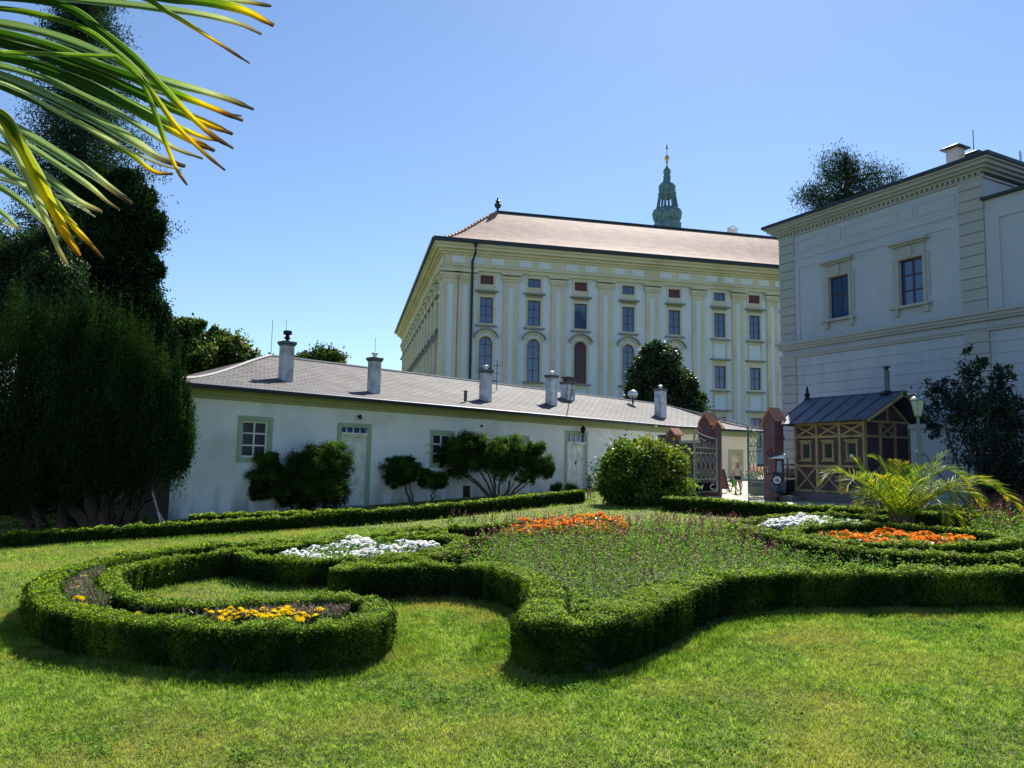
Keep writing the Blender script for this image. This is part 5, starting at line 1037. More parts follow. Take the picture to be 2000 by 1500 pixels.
# roof: hipped left end, overhanging gable at the right
ov = .42; z_e = zke-.02; zr_ = KW.uv(1640, 776, -kd/2)[1]; lf = KW.uv(1515, 824, ov)[0]; tr0 = KW.uv(1577, 787, -kd/2)[0]; print('kiosk ridge', zr_, lf, tr0)
a0, a1, b0, b1 = KW.p(lf, z_e-.06, ov), KW.p(kl+.45, z_e, ov), KW.p(tr0, zr_, -kd/2), KW.p(kl+.6, zr_, -kd/2); c0, c1 = KW.p(lf, z_e-.06, -kd-ov), KW.p(kl+.45, z_e, -kd-ov)
m = MB(); th_ = Vector((0, 0, .03)); up_ = lambda P: [Vector(p)+th_ for p in P]
def sl(P): 
    m.face(up_(P)); m.face(list(P)[::-1])
    for p, q in zip(P, list(P[1:])+[P[0]]): m.face([p, q, Vector(q)+th_, Vector(p)+th_])
sl([a0, a1, b1, b0]); sl([c1, c0, b0, b1]); sl([c0, a0, b0]); kr_ = m.build('roof', kiosk_r, kio)
m = MB()
for i in range(1, 7):
    f = i/6; p = lerp(a0, a1, f); q = lerp(b0, b1, f); m.tube([p+th_*1.3, q+th_*1.3], .014, 4); p = lerp(c0, c1, f); m.tube([p+th_*1.3, q+th_*1.3], .014, 4)
for i in range(0, 4): f = i/3; m.tube([lerp(c0, a0, f)+th_*1.3, Vector(b0)+th_*1.3], .014, 4)
m.tube([Vector(b0)+th_, Vector(b1)+th_], .025, 5); m.build('standing_seams', kiosk_r, kr_)
m = MB(); m.tube([Vector(a1)-th_, Vector(b1)-th_], .05, 5); m.tube([Vector(c1)-th_, Vector(b1)-th_], .05, 5); m.build('bargeboard', kiosk_y, kio)
m = MB(); m.lathe(Vector(b0)+th_, [(.12, -.05), (.06, .06), (.1, .12), (.05, .2), (.05, .26), (.01, .42)], 8); m.build('finial', black_m, kio)
pf = Vector(KW.p(KW.uv(1733, 770, -kd/2)[0], zr_, -kd/2)); zft = D(1733, 716, pf.y).z; m = MB(); m.tube([pf-Vector((0, 0, .3)), Vector((pf.x, pf.y, zft-.12))], .07, 10); m.build('stovepipe', mat('pipe_grey', (.10,.12,.15), .5, .2, 4, metal=.5), kio)
m = MB(); m.lathe((pf.x, pf.y, zft-.14), [(.08, 0), (.05, .02), (.05, .1), (.13, .1), (.03, .16)], 10); m.build('pipe_cowl', black_m, kio); m = MB(); m.lathe((pf.x, pf.y, pf.z-.02), [(.22, 0), (.16, .08), (.08, .1)], 8); m.build('pipe_collar', black_m, kio)
# low wall behind, right of the kiosk, in the villa's shade
yw = D(1780, 900, 20.9); LW = Wall(yw.x+VW.n.x*0, yw.y, R(120)); zlw = LW.uv(1800, 829)[1]; lw_ = thing('garden_wall', (yw.x, yw.y, ground_at(yw)), 'low rendered wall with coping running right from the kiosk behind the dark tree', 'wall')
m = MB(); m.wbox(LW, 0, 9, -.5, zlw-.12, -.3, 0); m.build('render', plaster_g, lw_); m = MB(); m.wbox(LW, -.05, 9, zlw-.12, zlw, -.36, .07); m.build('coping', plaster_q, lw_)

# ---------------- street lamp ----------------
c = D(1798, 950, 16.2); g = ground_at(c); zt_ = D(1797, 764, 16.2).z; lp = thing('street_lamp', (c.x, c.y, g), 'green lantern lamp post standing between the kiosk and the dark tree', 'street lamp'); zh = D(1797, 812, 16.2).z; zr2_ = D(1797, 783, 16.2).z
m = MB(); m.lathe((c.x, c.y, g), [(.14, 0), (.14, .2), (.09, .28), (.09, .7), (.06, .75), (.055, zh-g-.85), (.07, zh-g-.82), (.07, zh-g-.76), (.04, zh-g-.72), (.03, zh-g-.05), (.07, zh-g)], 12); m.build('post', lamp_g, lp)
m = MB(); m.lathe((c.x, c.y, zh), [(.07, 0), (.145, zr2_-zh)], 6); m.build('lantern_glass', lamp_glass, lp)
m = MB(); h_ = zt_-zr2_; m.lathe((c.x, c.y, zr2_), [(.17, 0), (.17, .02), (.13, .06), (.06, .1), (.06, .15), (.04, .17), (.015, h_)], 6)
for k in range(6): a = 2*math.pi*k/6; m.tube([(c.x+.072*math.cos(a), c.y+.072*math.sin(a), zh), (c.x+.148*math.cos(a), c.y+.148*math.sin(a), zr2_)], .008, 4)
m.build('lantern_cap', lamp_g, lp)
# ---------------- A-frame sign by the house corner ----------------
c = G(298, 1026); d0 = c.y; zt_ = D(297, 959, d0).z; g = ground_at(c); af = thing('a_frame_sign', (c.x, c.y, g), 'white edged A frame board seen edge on in front of the house corner', 'sign')
P = lambda x, y, dd=0: D(x, y, d0+dd)
def slab(a, b, dep, th2): 
    s_ = Vector((th2, 0, 0)); dv = Vector((-.42*dep, .9*dep, 0)); return [a-s_, a+s_, a+s_+dv, a-s_+dv, b-s_, b+s_, b+s_+dv, b-s_+dv]
t_ = P(297, 959); r_ = P(316, 1026); l_ = P(277, 1026); r_.z = g+.0; l_.z = g
m = MB(); m.hexa(slab(r_, t_, .55, .022)); m.build('panel', mat('aframe_white', (.7,.68,.66), .4, .05, 3, dirt='#8c4a40', dscale=4), af); m = MB(); m.hexa(slab(l_, t_+Vector((-.02, 0, -.01)), .55, .008)); m.build('rear_panel', black_m, af)
m = MB(); m.tube([P(310, 1000), P(325, 1026)], .012, 4); m.build('strut', steel, af)
# ---------------- trees and shrubs ----------------
def limb_pts(a, b, k=6, wob=.08, sag=0):
    a, b = Vector(a), Vector(b); L = (b-a).length; out = []
    for i in range(k+1):
        f = i/k; p = lerp(a, b, f); w_ = math.sin(math.pi*f)*wob*L
        p += Vector((random.gauss(0, .5)*w_, random.gauss(0, .5)*w_, random.gauss(0, .25)*w_-sag*math.sin(math.pi*f)*L)); out.append(p)
    return out
def blob_leaves(blobs, leaf, asp, cr=.2, up=0.0, spread=1.0, shell=(.55, 1.0), fil=.25, droop=0.0, flat=0.0):
    """blobs: (px, py, rx, ry, depth, clusters, leaves each) in photo units, turned into real ellipsoids"""
    Cs = []; Us = []; Vs = []
    for (bx, by, rx, ry, dep, nc, nl) in blobs:
        c = np.array(D(bx, by, dep)); sc_ = dep/F; R3 = np.array([rx*sc_, rx*sc_*.85, ry*sc_])
        d = unit(rng.normal(0, 1, (nc, 3))); r = np.where(rng.random(nc) < fil, rng.uniform(.1, shell[0], nc), rng.uniform(shell[0], shell[1], nc))[:, None]
        cc = c+d*r*R3; cs = cr*R3.mean()*rng.uniform(.6, 1.4, (nc, 1))
        off = rng.normal(0, 1, (nc, nl, 3))*np.array([.5, .5, .5*(1-flat)+up*1.6])[None, None, :]*cs[:, None, :]
        if droop: off[..., 2] -= droop*np.abs(off[..., 0])*1.2
        if up: off[..., :2] *= np.clip(1.0-off[..., 2:3]/(cs[:, None, :]*(.5+up*1.6)*2.2), .15, 1.3)
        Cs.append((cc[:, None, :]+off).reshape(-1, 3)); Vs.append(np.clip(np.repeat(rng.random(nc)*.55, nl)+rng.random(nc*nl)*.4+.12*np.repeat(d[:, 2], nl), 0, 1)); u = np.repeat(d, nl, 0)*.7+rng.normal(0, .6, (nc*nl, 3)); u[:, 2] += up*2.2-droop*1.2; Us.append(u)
    global LV; LV = np.concatenate(Vs); C = np.concatenate(Cs); U = np.concatenate(Us); return C, leaves(C, rng.normal(0, 1, C.shape), leaf, asp, spread, U=U)
def tree(name, label, cat, base, trunks, blobs, lm, leaf, asp=.5, bk=None, group=None, crown='crown', **kw):
    th = thing(name, (base.x, base.y, float(gz(base.x, base.y))), label, cat, group)
    if trunks:
        m = MB()
        for t in trunks:
            pts, r0_, r1_ = t; n = len(pts); m.tube(pts, [r0_+(r1_-r0_)*i/(n-1) for i in range(n)], 7)
        m.build('trunk', bk or bark, th)
    C, V = blob_leaves(blobs, leaf, asp, **kw); v = LV
    np_mesh(crown, V, quadsF(len(C)), lm, th, attr=v); return th
yew_m = leafmat('yew_needles', ['#16261a', '#1e3218', '#2a4220', '#3c5a2c'], .16, .95, .02, tcol=(1.5,1.6,.5))
yew_l = leafmat('yew_needles_light', ['#182810', '#263e14', '#3e5c20', '#6e8c36'], .3, .65, .12, tcol=(1.5,1.6,.4))
con_m = leafmat('conifer_dark', ['#18281c', '#213620', '#2f4a2a'], .15, .95, .02)
spr_m = leafmat('spruce_needles', ['#1a2c24', '#26402e', '#365440'], .15, .95, .02)
dec_m = leafmat('broadleaf', ['#14240e', '#223a16', '#3c5722', '#8a8e40'], .28, .6, .2)
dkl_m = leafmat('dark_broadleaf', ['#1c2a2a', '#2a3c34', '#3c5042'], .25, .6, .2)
lau_m = leafmat('glossy_shrub_leaf', ['#1a2c10', '#2f4a18', '#4d6a22', '#7d8c34', '#a08038'], .35, .5, .2)
# 1 big upright yew, many stems
b = G(150, 1036); st = []
for x0, y0, x1, y1, r in [(150,1036,60,760,.16),(165,1036,150,700,.18),(120,1034,20,800,.14),(190,1034,250,820,.12),(210,1032,310,860,.08),(215,1034,330,880,.06),(200,1034,290,800,.08),(220,1034,345,900,.045),(222,1032,350,930,.04),(60,1036,10,820,.13),(40,1034,-40,840,.12),(240,1030,300,900,.06),(180,1036,200,720,.12),(232,1032,320,920,.05),(100,1036,110,760,.13)]:
    g_ = G(x0, y0); g_.y += .5; e_ = D(x0+(x1-x0)*.75, y0+(y1-y0)*(.75 if x1 > 240 else .5), g_.y+random.uniform(.2, .9)); st.append((limb_pts(g_, e_, 7, .06), r, r*.35))
B = [(60,700,95,95,18.6,70,320),(-40,760,90,110,18.6,60,300),(170,700,90,90,18.4,110,360),(250,740,75,95,18.2,110,360),(310,800,60,90,17.9,110,360),(340,850,42,70,17.7,80,330),(120,800,110,90,18.2,110,330),(220,830,90,75,18.2,110,330),(20,840,90,70,18.4,80,300),(300,870,45,45,17.9,50,300),(190,640,50,40,18.6,50,330),(120,890,90,40,18.8,40,240),(30,910,80,40,19.0,40,220),(355,870,24,40,17.6,30,260),(80,930,90,45,18.2,50,260),(180,920,80,50,18.1,60,260),(250,905,60,40,18.0,50,260),(-10,950,70,40,18.4,40,240),(340,800,34,50,17.8,40,300)]
tree('yew_tree', 'huge dark many stemmed yew at the left edge beside the white house', 'tree', b, st, B, yew_m, .075, .3, mat('bark_yew', (.07,.045,.032), .9, .3, 7), cr=.22, up=.9, fil=.35, crown='crown')
# 2 dark broad conifer behind
b = G(200, 990); B = [(240,420,62,70,25,80,300),(225,500,80,60,25,90,300),(170,560,95,70,25,90,300),(255,580,60,50,25,60,300),(130,480,70,50,25.5,50,280),(120,620,100,70,25,80,280),(290,660,55,50,25,60,280),(200,650,80,60,24.6,70,280),(200,380,50,40,25,40,280),(285,450,34,40,25,40,250),(280,520,30,34,25,36,240),(304,432,26,16,25,18,190),(296,468,24,14,25,16,180),(302,525,24,12,25,16,180),(262,555,30,16,25,16,180),(296,600,28,18,25,18,190),(275,385,32,22,25,20,200),(250,350,26,20,25,16,190),(235,350,28,20,25,18,200),(180,350,40,34,25,30,240),(310,640,26,16,25,14,180)]
tree('conifer_tree', 'dense dark conifer rising behind the big yew, in front of the tall sparse spruce', 'tree', b, [(limb_pts(b, D(210, 400, 25.5), 6, .02), .35, .1)], B, con_m, .13, .4, cr=.34, up=.1, fil=.3)
# 3 lighter tree at left edge
b = G(30, 980); B = [(40,500,75,50,22,70,280),(100,540,70,50,22,60,280),(-20,560,80,70,22,60,280),(60,590,95,60,22,80,280),(0,640,90,60,22,60,260),(110,470,40,34,22,30,240)]
tree('pine_tree', 'grey green bushy pine at the left edge under the fan palm leaf', 'tree', b, [(limb_pts(b, D(40, 540, 22.5), 6, .03), .3, .1)], B, leafmat('pine_needles', ['#1a2a18', '#2b4226', '#46603a'], .25, .5, .3), .13, .3, cr=.26, fil=.3)
# 4 tall spruce with drooping branches
b = G(150, 975); sd_ = 32.0; base_z = float(gz(b.x, 32)); top = D(165, -160, sd_); bs = D(150, 700, sd_); m = MB(); sp_ = thing('spruce_tree', (bs.x, sd_, base_z), 'tall sparse spruce with drooping side branches, its top leaving the picture at upper left', 'tree')
m.tube([(bs.x, sd_, base_z), D(158, 350, sd_), D(163, 50, sd_), top], [.35, .26, .15, .03], 8); Cs = []; Us = []
for i in range(190):
    y_ = -150+i*3.3; f = (y_+160)/700; side = -1 if i % 2 else 1; L = (30+150*min(1, (y_+180)/520))*random.uniform(.55, 1.0); a = random.uniform(-1.0, 1.0); o = D(160, y_, sd_); e = D(160+side*L*math.cos(a), y_+random.uniform(-8, 30), sd_+L/F*sd_*math.sin(a))
    if y_ < 120 and random.random() < .25: continue
    pts = limb_pts(o, e, 6, .03, .06); m.tube(pts, [.05-.006*k for k in range(7)], 4)
    for k in range(1, 7):
        nn = 110 if k < 4 else 55; c_ = np.array(pts[k]); q = c_+rng.normal(0, 1, (nn, 3))*[.32, .32, .1]; q[:, 2] -= rng.random(nn)**1.2*.55; Cs.append(q); u = rng.normal(0, .5, (nn, 3)); u[:, 2] -= 1; Us.append(u)
m.build('trunk', bark, sp_); C = np.concatenate(Cs); np_mesh('crown', leaves(C, rng.normal(0, 1, C.shape), .15, .3, 1, U=np.concatenate(Us)), quadsF(len(C)), spr_m, sp_, attr=rng.random(len(C)))
# 5-8 background trees
def bgtree(label, blobs, dep, lm=dec_m, leaf=.17, nm='broadleaf_tree', grp='trees behind the white house', **kw):
    x = sum(q[0] for q in blobs)/len(blobs); c = D(x, blobs[0][1], dep); g = float(gz(c.x, c.y)); base = Vector((c.x, c.y, g)); return tree(nm, label, 'tree', base, [(limb_pts((c.x, c.y, g), c, 6, .02), .35, .12)]+[(limb_pts(lerp((c.x, c.y, g), c, .6), D(q[0], q[1], dep), 4, .05), .14, .04) for q in blobs], [(q[0], q[1], q[2], q[3], dep, q[4], q[5]) for q in blobs], lm, leaf, .6, group=grp, **kw)
bgtree('feathery deciduous tree behind the roof, immediately right of the big yew', [(345,655,38,34,60,130),(330,700,40,40,60,130),(380,640,22,16,26,110),(370,700,40,35,50,130)], 34, cr=.34, fil=.3, shell=(.5, 1.15))
bgtree('rounded deciduous tree behind the house, with yellowish leaf tips, left of the lightning rod', [(430,690,52,42,90,140),(450,710,45,34,60,130),(400,720,45,30,50,130),(470,700,25,25,30,110),(425,655,18,14,20,100)], 36, cr=.32, fil=.3, shell=(.5, 1.12))
bgtree('small light green tree top just left of the first chimney', [(510,712,24,10,30,90),(538,708,22,14,26,90)], 42, cr=.3)
bgtree('broad tree top between the first two chimneys', [(625,712,48,26,80,130),(595,718,30,18,40,110),(665,722,22,14,30,100),(640,700,30,14,30,100)], 46, cr=.3, shell=(.5, 1.15))
bgtree('low distant tree top right of the second chimney', [(760,738,18,7,22,70),(745,742,14,5,14,60)], 60, cr=.3)
# tree in front of the castle
bgtree('dark bushy evergreen standing in front of the palace facade, behind the low roof', [(1288,710,40,40,110,240),(1262,745,40,45,80,240),(1320,760,42,40,90,240),(1300,800,70,40,90,220),(1255,790,40,35,60,220),(1350,790,28,28,50,200),(1275,685,24,20,36,200),(1340,745,20,18,30,180)], 50, leafmat('evergreen_leaf', ['#101d12', '#1a2d1a', '#2c4625', '#4a6630'], .25, .5, .4), .19, 'evergreen_tree', None, cr=.26, fil=.25)
# spruce behind the villa
vs = D(1655, 420, 52); sp2 = thing('spruce_tree', (vs.x, 52, float(gz(vs.x, 52))), 'spruce top with hanging twigs showing above the villa roof', 'tree'); m = MB(); m.tube([(vs.x, 52, float(gz(vs.x, 52))), vs, D(1652, 296, 52)], [.5, .25, .04], 7); Cs = []; Us = []
for (bx, by, n_) in [(1570,380,12),(1590,372,16),(1605,390,14),(1620,360,12),(1618,335,14),(1640,340,16),(1650,315,16),(1640,300,8),(1662,325,14),(1668,350,18),(1690,370,16),(1704,345,14),(1702,325,8),(1720,370,14),(1745,345,8),(1742,335,4),(1650,375,18),(1630,385,14),(1690,395,16),(1600,400,12),(1660,395,16),(1615,310,6),(1720,385,12)]:
    e = D(bx, by, 52+random.uniform(-1.5, 1.5)); o = D(1654, min(by+16, 420), 52); pts = limb_pts(o, e, 5, .04, -.03); m.tube(pts, [.09, .07, .06, .045, .035, .02], 4); k = n_*68
    q = np.array(e)+rng.normal(0, 1, (k, 3))*[.42, .42, .38]; q[:, 2] -= rng.random(k)*.35; Cs.append(q); u = rng.normal(0, .5, (k, 3)); u[:, 2] -= 1; Us.append(u)
m.build('trunk', bark, sp2); C = np.concatenate(Cs); np_mesh('crown', leaves(C, rng.normal(0, 1, C.shape), .19, .28, 1, U=np.concatenate(Us)), quadsF(len(C)), leafmat('spruce_blue', ['#182a26', '#274036', '#3c5644'], .2, .9, .02), sp2, attr=rng.random(len(C)))
# shrubs by the house
def shrub(label, base_px, blobs, lm, leaf, limbs=(), nm='yew_shrub', asp=.35, bk=None, **kw):
    b = G(*base_px); T_ = [(limb_pts(G(*p0) if len(p0) == 2 else D(*p0), D(*p1), 6, wob), r, r*.4) for p0, p1, r, wob in limbs]
    return tree(nm, label, 'shrub', b, T_, blobs, lm, leaf, asp, bk, crown='foliage', **kw)
d1 = G(620, 1000).y
shrub('large two lobed clipped yew in front of the first door of the white house', (620, 1000), [(622,925,62,62,d1,170,330),(640,900,46,38,d1,80,300),(600,950,60,40,d1,80,300),(640,960,44,32,d1,60,280),(522,930,44,44,d1-.3,110,320),(505,950,28,28,d1-.4,40,280),(545,960,40,28,d1-.2,50,280),(525,905,26,24,d1-.3,40,280)], yew_l, .06, [((575,998),(530,940,d1-.3),.05,.05),((600,998),(620,940,d1),.07,.05),((630,998),(650,930,d1),.06,.05)], cr=.22, fil=.3, flat=.25)
d2 = G(800, 984).y
shrub('small cloud pruned yew on a bent stem, between first door and spreading yew', (800, 984), [(783,918,38,28,d2,100,260),(775,935,32,18,d2,50,240),(810,925,24,20,d2,40,240),(845,938,34,16,d2+.2,60,240),(830,925,16,12,d2+.2,20,200),(790,900,22,10,d2,20,220)], yew_l, .06, [((804,984),(790,940,d2),.05,.12),((806,984),(800,925,d2),.03,.1),((842,980),(848,945,d2+.2),.03,.1),((843,980),(860,940,d2+.2),.02,.1)], cr=.24, fil=.3, flat=.3)
d3 = G(965, 975).y
shrub('wide spreading yew with bare fanning branches in front of the middle windows', (965, 975), [(885,880,34,24,d3,50,260),(920,868,32,24,d3,50,260),(905,905,40,26,d3,60,260),(865,895,22,16,d3,24,220),(970,875,34,22,d3,50,260),(975,905,34,30,d3-.3,56,260),(1010,885,34,26,d3,56,260),(1045,875,24,16,d3,30,240),(1045,905,34,22,d3,50,260),(1070,922,16,12,d3,20,200),(1030,930,26,14,d3,26,220),(940,895,30,24,d3+.2,40,260),(920,855,14,10,d3,12,180),(1010,860,16,10,d3,12,180)], yew_l, .065,
    [((965,975),(900,912,d3),.055,.05),((962,975),(880,900,d3),.04,.05),((966,975),(925,890,d3),.045,.04),((968,975),(965,900,d3),.05,.06),((972,975),(985,900,d3),.045,.05),((985,975),(1010,910,d3),.05,.05),((988,975),(1045,915,d3),.05,.04),((990,975),(1060,925,d3),.035,.04),((970,975),(945,905,d3),.035,.05),((985,975),(1030,895,d3),.03,.05)], cr=.30, fil=.3)
d4 = G(1250, 984).y
shrub('broad glossy leaved shrub with yellow green and bronze leaves left of the gateway', (1250, 984), [(1246,925,66,44,d4,150,95),(1218,940,38,40,d4-.4,70,95),(1294,930,46,42,d4-.2,90,95),(1260,890,60,22,d4,70,110),(1308,955,24,26,d4-.3,50,130),(1204,950,20,26,d4-.2,50,110),(1258,962,68,22,d4-.3,90,110),(1200,905,24,14,d4,24,100),(1305,893,22,14,d4,20,90),(1215,873,12,10,d4,6,60),(1270,868,14,8,d4,6,60),(1325,905,12,12,d4,6,60),(1190,920,12,12,d4,6,60),(1240,866,8,6,d4,3,40)], lau_m, .115, [((1250,984),(1190,910,d4),.035,.05),((1250,984),(1250,880,d4),.04,.05),((1255,984),(1310,890,d4),.035,.05),((1245,984),(1215,870,d4),.02,.05),((1252,984),(1285,866,d4),.02,.05)], nm='leafy_shrub', asp=.5, cr=.38, fil=.3, shell=(.55, 1.25))
shrub('small dark low shrub right beside the far double door', (1095, 968), [(1090,952,18,8,G(1095,968).y,16,160),(1112,955,16,10,G(1095,968).y,16,160)], con_m, .06, nm='low_shrub', cr=.4)
# dark sparse tree at the right, in the villa's shade
dt = 18.2; b = Vector((D(1905, 990, dt).x, dt, 0)); b.z = float(gz(b.x, b.y)); T_ = [(limb_pts(b, D(x1, y1, dt+random.uniform(-.6, .6)), 7, .05), r, r*.3) for x1, y1, r in ((1895,800,.07),(1850,850,.04),(1800,880,.03),(1870,740,.04),(1935,760,.06),(1975,800,.05),(1960,720,.035),(1915,700,.03),(1830,780,.03),(1990,860,.04),(1885,690,.012))]
B = [(1890,800,62,56,dt,36,55),(1850,790,44,40,dt,20,50),(1940,790,50,52,dt,34,55),(1980,830,46,60,dt,36,60),(1905,860,62,46,dt,34,55),(1960,910,50,50,dt,56,90),(1990,940,40,50,dt,44,90),(1950,965,50,30,dt,44,90),(1835,760,26,24,dt,12,46),(1895,735,26,26,dt,12,46),(1960,740,30,30,dt,14,46),(1925,710,20,22,dt,7,36),(1888,688,14,12,dt,4,24),(1800,790,20,18,dt,7,34),(1780,775,12,14,dt-.3,5,30),(1820,830,22,20,dt,10,40)]
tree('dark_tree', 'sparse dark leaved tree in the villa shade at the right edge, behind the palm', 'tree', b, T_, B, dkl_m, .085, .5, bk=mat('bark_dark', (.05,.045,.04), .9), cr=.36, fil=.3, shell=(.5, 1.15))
# extra foliage low at the left, background shade wall of bushes
bgtree('dark undergrowth bush behind the yew stems, far left', [(20,960,80,40,60,200),(110,950,70,40,50,200)], 23, con_m, .13, 'undergrowth_bush', 'undergrowth behind the yew', cr=.3)
bgtree('dark undergrowth bush filling the gap left of the house corner', [(215,940,50,50,60,200),(160,930,50,60,50,200)], 24.5, con_m, .13, 'undergrowth_bush', 'undergrowth behind the yew', cr=.3)
bgtree('distant dark bush row far behind the yew at the left edge', [(-60,900,100,80,60,200),(60,880,90,70,60,200),(180,880,90,70,60,200)], 33, con_m, .2, 'undergrowth_bush', 'undergrowth behind the yew', cr=.3)

# ---------------- feather palm in the bed ----------------
frond_m = leafmat('palm_leaflet', ['#2f4c18', '#4f6e26', '#7e9434', '#b0a23a', '#98762e'], .42, .55, .2, tcol=(1.5,1.5,.4))
pb = G(1762, 1052); pd = pb.y; crown_c = D(1762, 1018, pd); palm = thing('feather_palm', tuple(pb), 'young feather palm with arching yellow green fronds growing from the marigold bed', 'palm')
m = MB(); m.lathe(tuple(pb-Vector((0, 0, .02))), [(.15, 0), (.17, .1), (.16, .22), (.12, .34), (.05, .42)], 12)
for k in range(26):
    a = k*2.4; z = .05+k*.013; m.tube([pb+Vector((.13*math.cos(a), .13*math.sin(a), z)), pb+Vector((.21*math.cos(a), .21*math.sin(a), z+.13))], [.035, .015], 5)
m.build('trunk', mat('palm_trunk', (.12,.085,.055), .95, .3, 14, bump=.8), palm)
FR = [((1605,943),(1660,930),0,.35),((1672,900),(1700,945),.3,.2),((1702,893),(1735,930),.3,.1),((1848,883),(1800,940),.2,.15),((1890,948),(1830,925),-.1,.4),((1965,975),(1880,938),.2,.45),((1998,1004),(1900,945),0,.6),((1650,960),(1690,940),-.5,.5),((1720,930),(1745,960),-.6,.4),((1762,905),(1762,950),.5,.4),((1680,985),(1710,965),-.3,.6),((1900,1015),(1850,960),-.5,.6),((1850,1025),(1820,975),-.7,.6),((1700,1010),(1720,975),-.7,.5),((1790,985),(1782,950),-.9,.6),((1920,990),(1850,950),.7,.6),((1745,900),(1755,950),.8,.5),((1860,985),(1830,950),-.4,.5),((1690,930),(1715,950),.8,.4),((1830,905),(1800,945),.7,.4),((1880,1045),(1840,990),-.2,.8),((1935,1010),(1860,955),-.3,.6),((1800,915),(1785,950),-.3,.3)]
for fi, ((tx, ty), (mx_, my_), dd, yel_) in enumerate(FR):
    e = D(tx, ty, pd+dd); mm_ = D(mx_, my_, pd+dd*.55); o = crown_c+Vector((random.uniform(-.05, .05), random.uniform(-.05, .05), random.uniform(-.06, .04))); n = 52
    ctrl = mm_*2-(o+e)/2; pts = [(o*(1-t)**2+ctrl*2*t*(1-t)+e*t*t) for t in np.linspace(0, 1, n)]
    ro = MB(); ro.tube([p for p in pts[::3]+[pts[-1]]], [max(.018*(1-k/15), .004) for k in range(len(pts[::3])+1)], 5); fr_ = ro.build('frond', frond_m, palm)
    a_ = fr_.data.attributes.new('v', 'FLOAT', 'FACE'); a_.data.foreach_set('value', np.full(len(fr_.data.polygons), .45, dtype=np.float32))
    P = np.array([tuple(p) for p in pts]); T = unit(np.gradient(P, axis=0)); S_ = unit(np.cross(T, [0, 0, 1.])); Up = np.cross(S_, T); V = []; vv = []
    for i in range(5, n):
        f = i/(n-1); L = .40*math.sin(math.pi*min(1, .18+f*.78))**.7*random.uniform(.85, 1.1)
        for s in (-1, 1):
            d = T[i]*(.55+.7*f)+S_[i]*s*.8+Up[i]*.38+rng.normal(0, .1, 3)+np.array([0, 0, -.08]); d /= np.linalg.norm(d); wv = np.cross(d, Up[i]*.7+rng.normal(0, .35, 3)); wv /= np.linalg.norm(wv); b0 = P[i]; t_ = b0+d*L+np.array([0, 0, -.12*L]); mi = b0+d*L*.45; wd_ = .008
            V += [b0, mi+wv*wd_, t_, mi-wv*wd_]; vv.append(np.clip(rng.normal(.3+yel_*.3, .16)+(.25 if f > .85 and yel_ > .3 else 0), 0, 1))
    np_mesh('leaflets', np.array(V), quadsF(len(vv)), frond_m, fr_, attr=vv)

# ---------------- fan palm leaf at the top left, near the camera ----------------
fan_m = leafmat('fan_leaf', [(0, '#1d3516'), (.3, '#31541e'), (.5, '#5f7c26'), (.64, '#c9b022'), (.74, '#c4941c'), (.8, '#6a4626'), (.88, '#3c2c28'), (1, '#544a46')], .4, .4, .4, tcol=(1.4,1.5,.45))
fan_glare = leafmat('fan_leaf_glare', [(0, '#5f7a5c'), (.35, '#9fb09c'), (.6, '#d4d4ca'), (.76, '#a09080'), (.86, '#5a4c48'), (1, '#463c3c')], .25, .3, .8, tcol=(1.1,1.3,.5))  # sky glare on folded leaf halves painted as silver; tips really brown
hub = D(-900, 60, 1.25); th = thing('fan_palm', (hub.x-1.1, 1.5, float(gz(hub.x-1.1, 1.5))), 'large fan palm leaf with yellowing drooping tips reaching in at the top left corner', 'palm')
m = MB(); tx_ = hub.x-1.1; m.tube([(tx_, 1.5, -.2), (tx_, 1.5, 1.0), (tx_+.02, 1.5, 2.0)], [.16, .14, .15], 10); m.build('trunk', MATS['palm_trunk'], th)
m = MB(); m.tube([(tx_, 1.5, 1.9), (tx_+.5, 1.4, 2.25), hub], [.03, .02, .018], 8); m.build('leaf_stalk', mat('palm_stalk', (.12,.2,.06), .5), th)
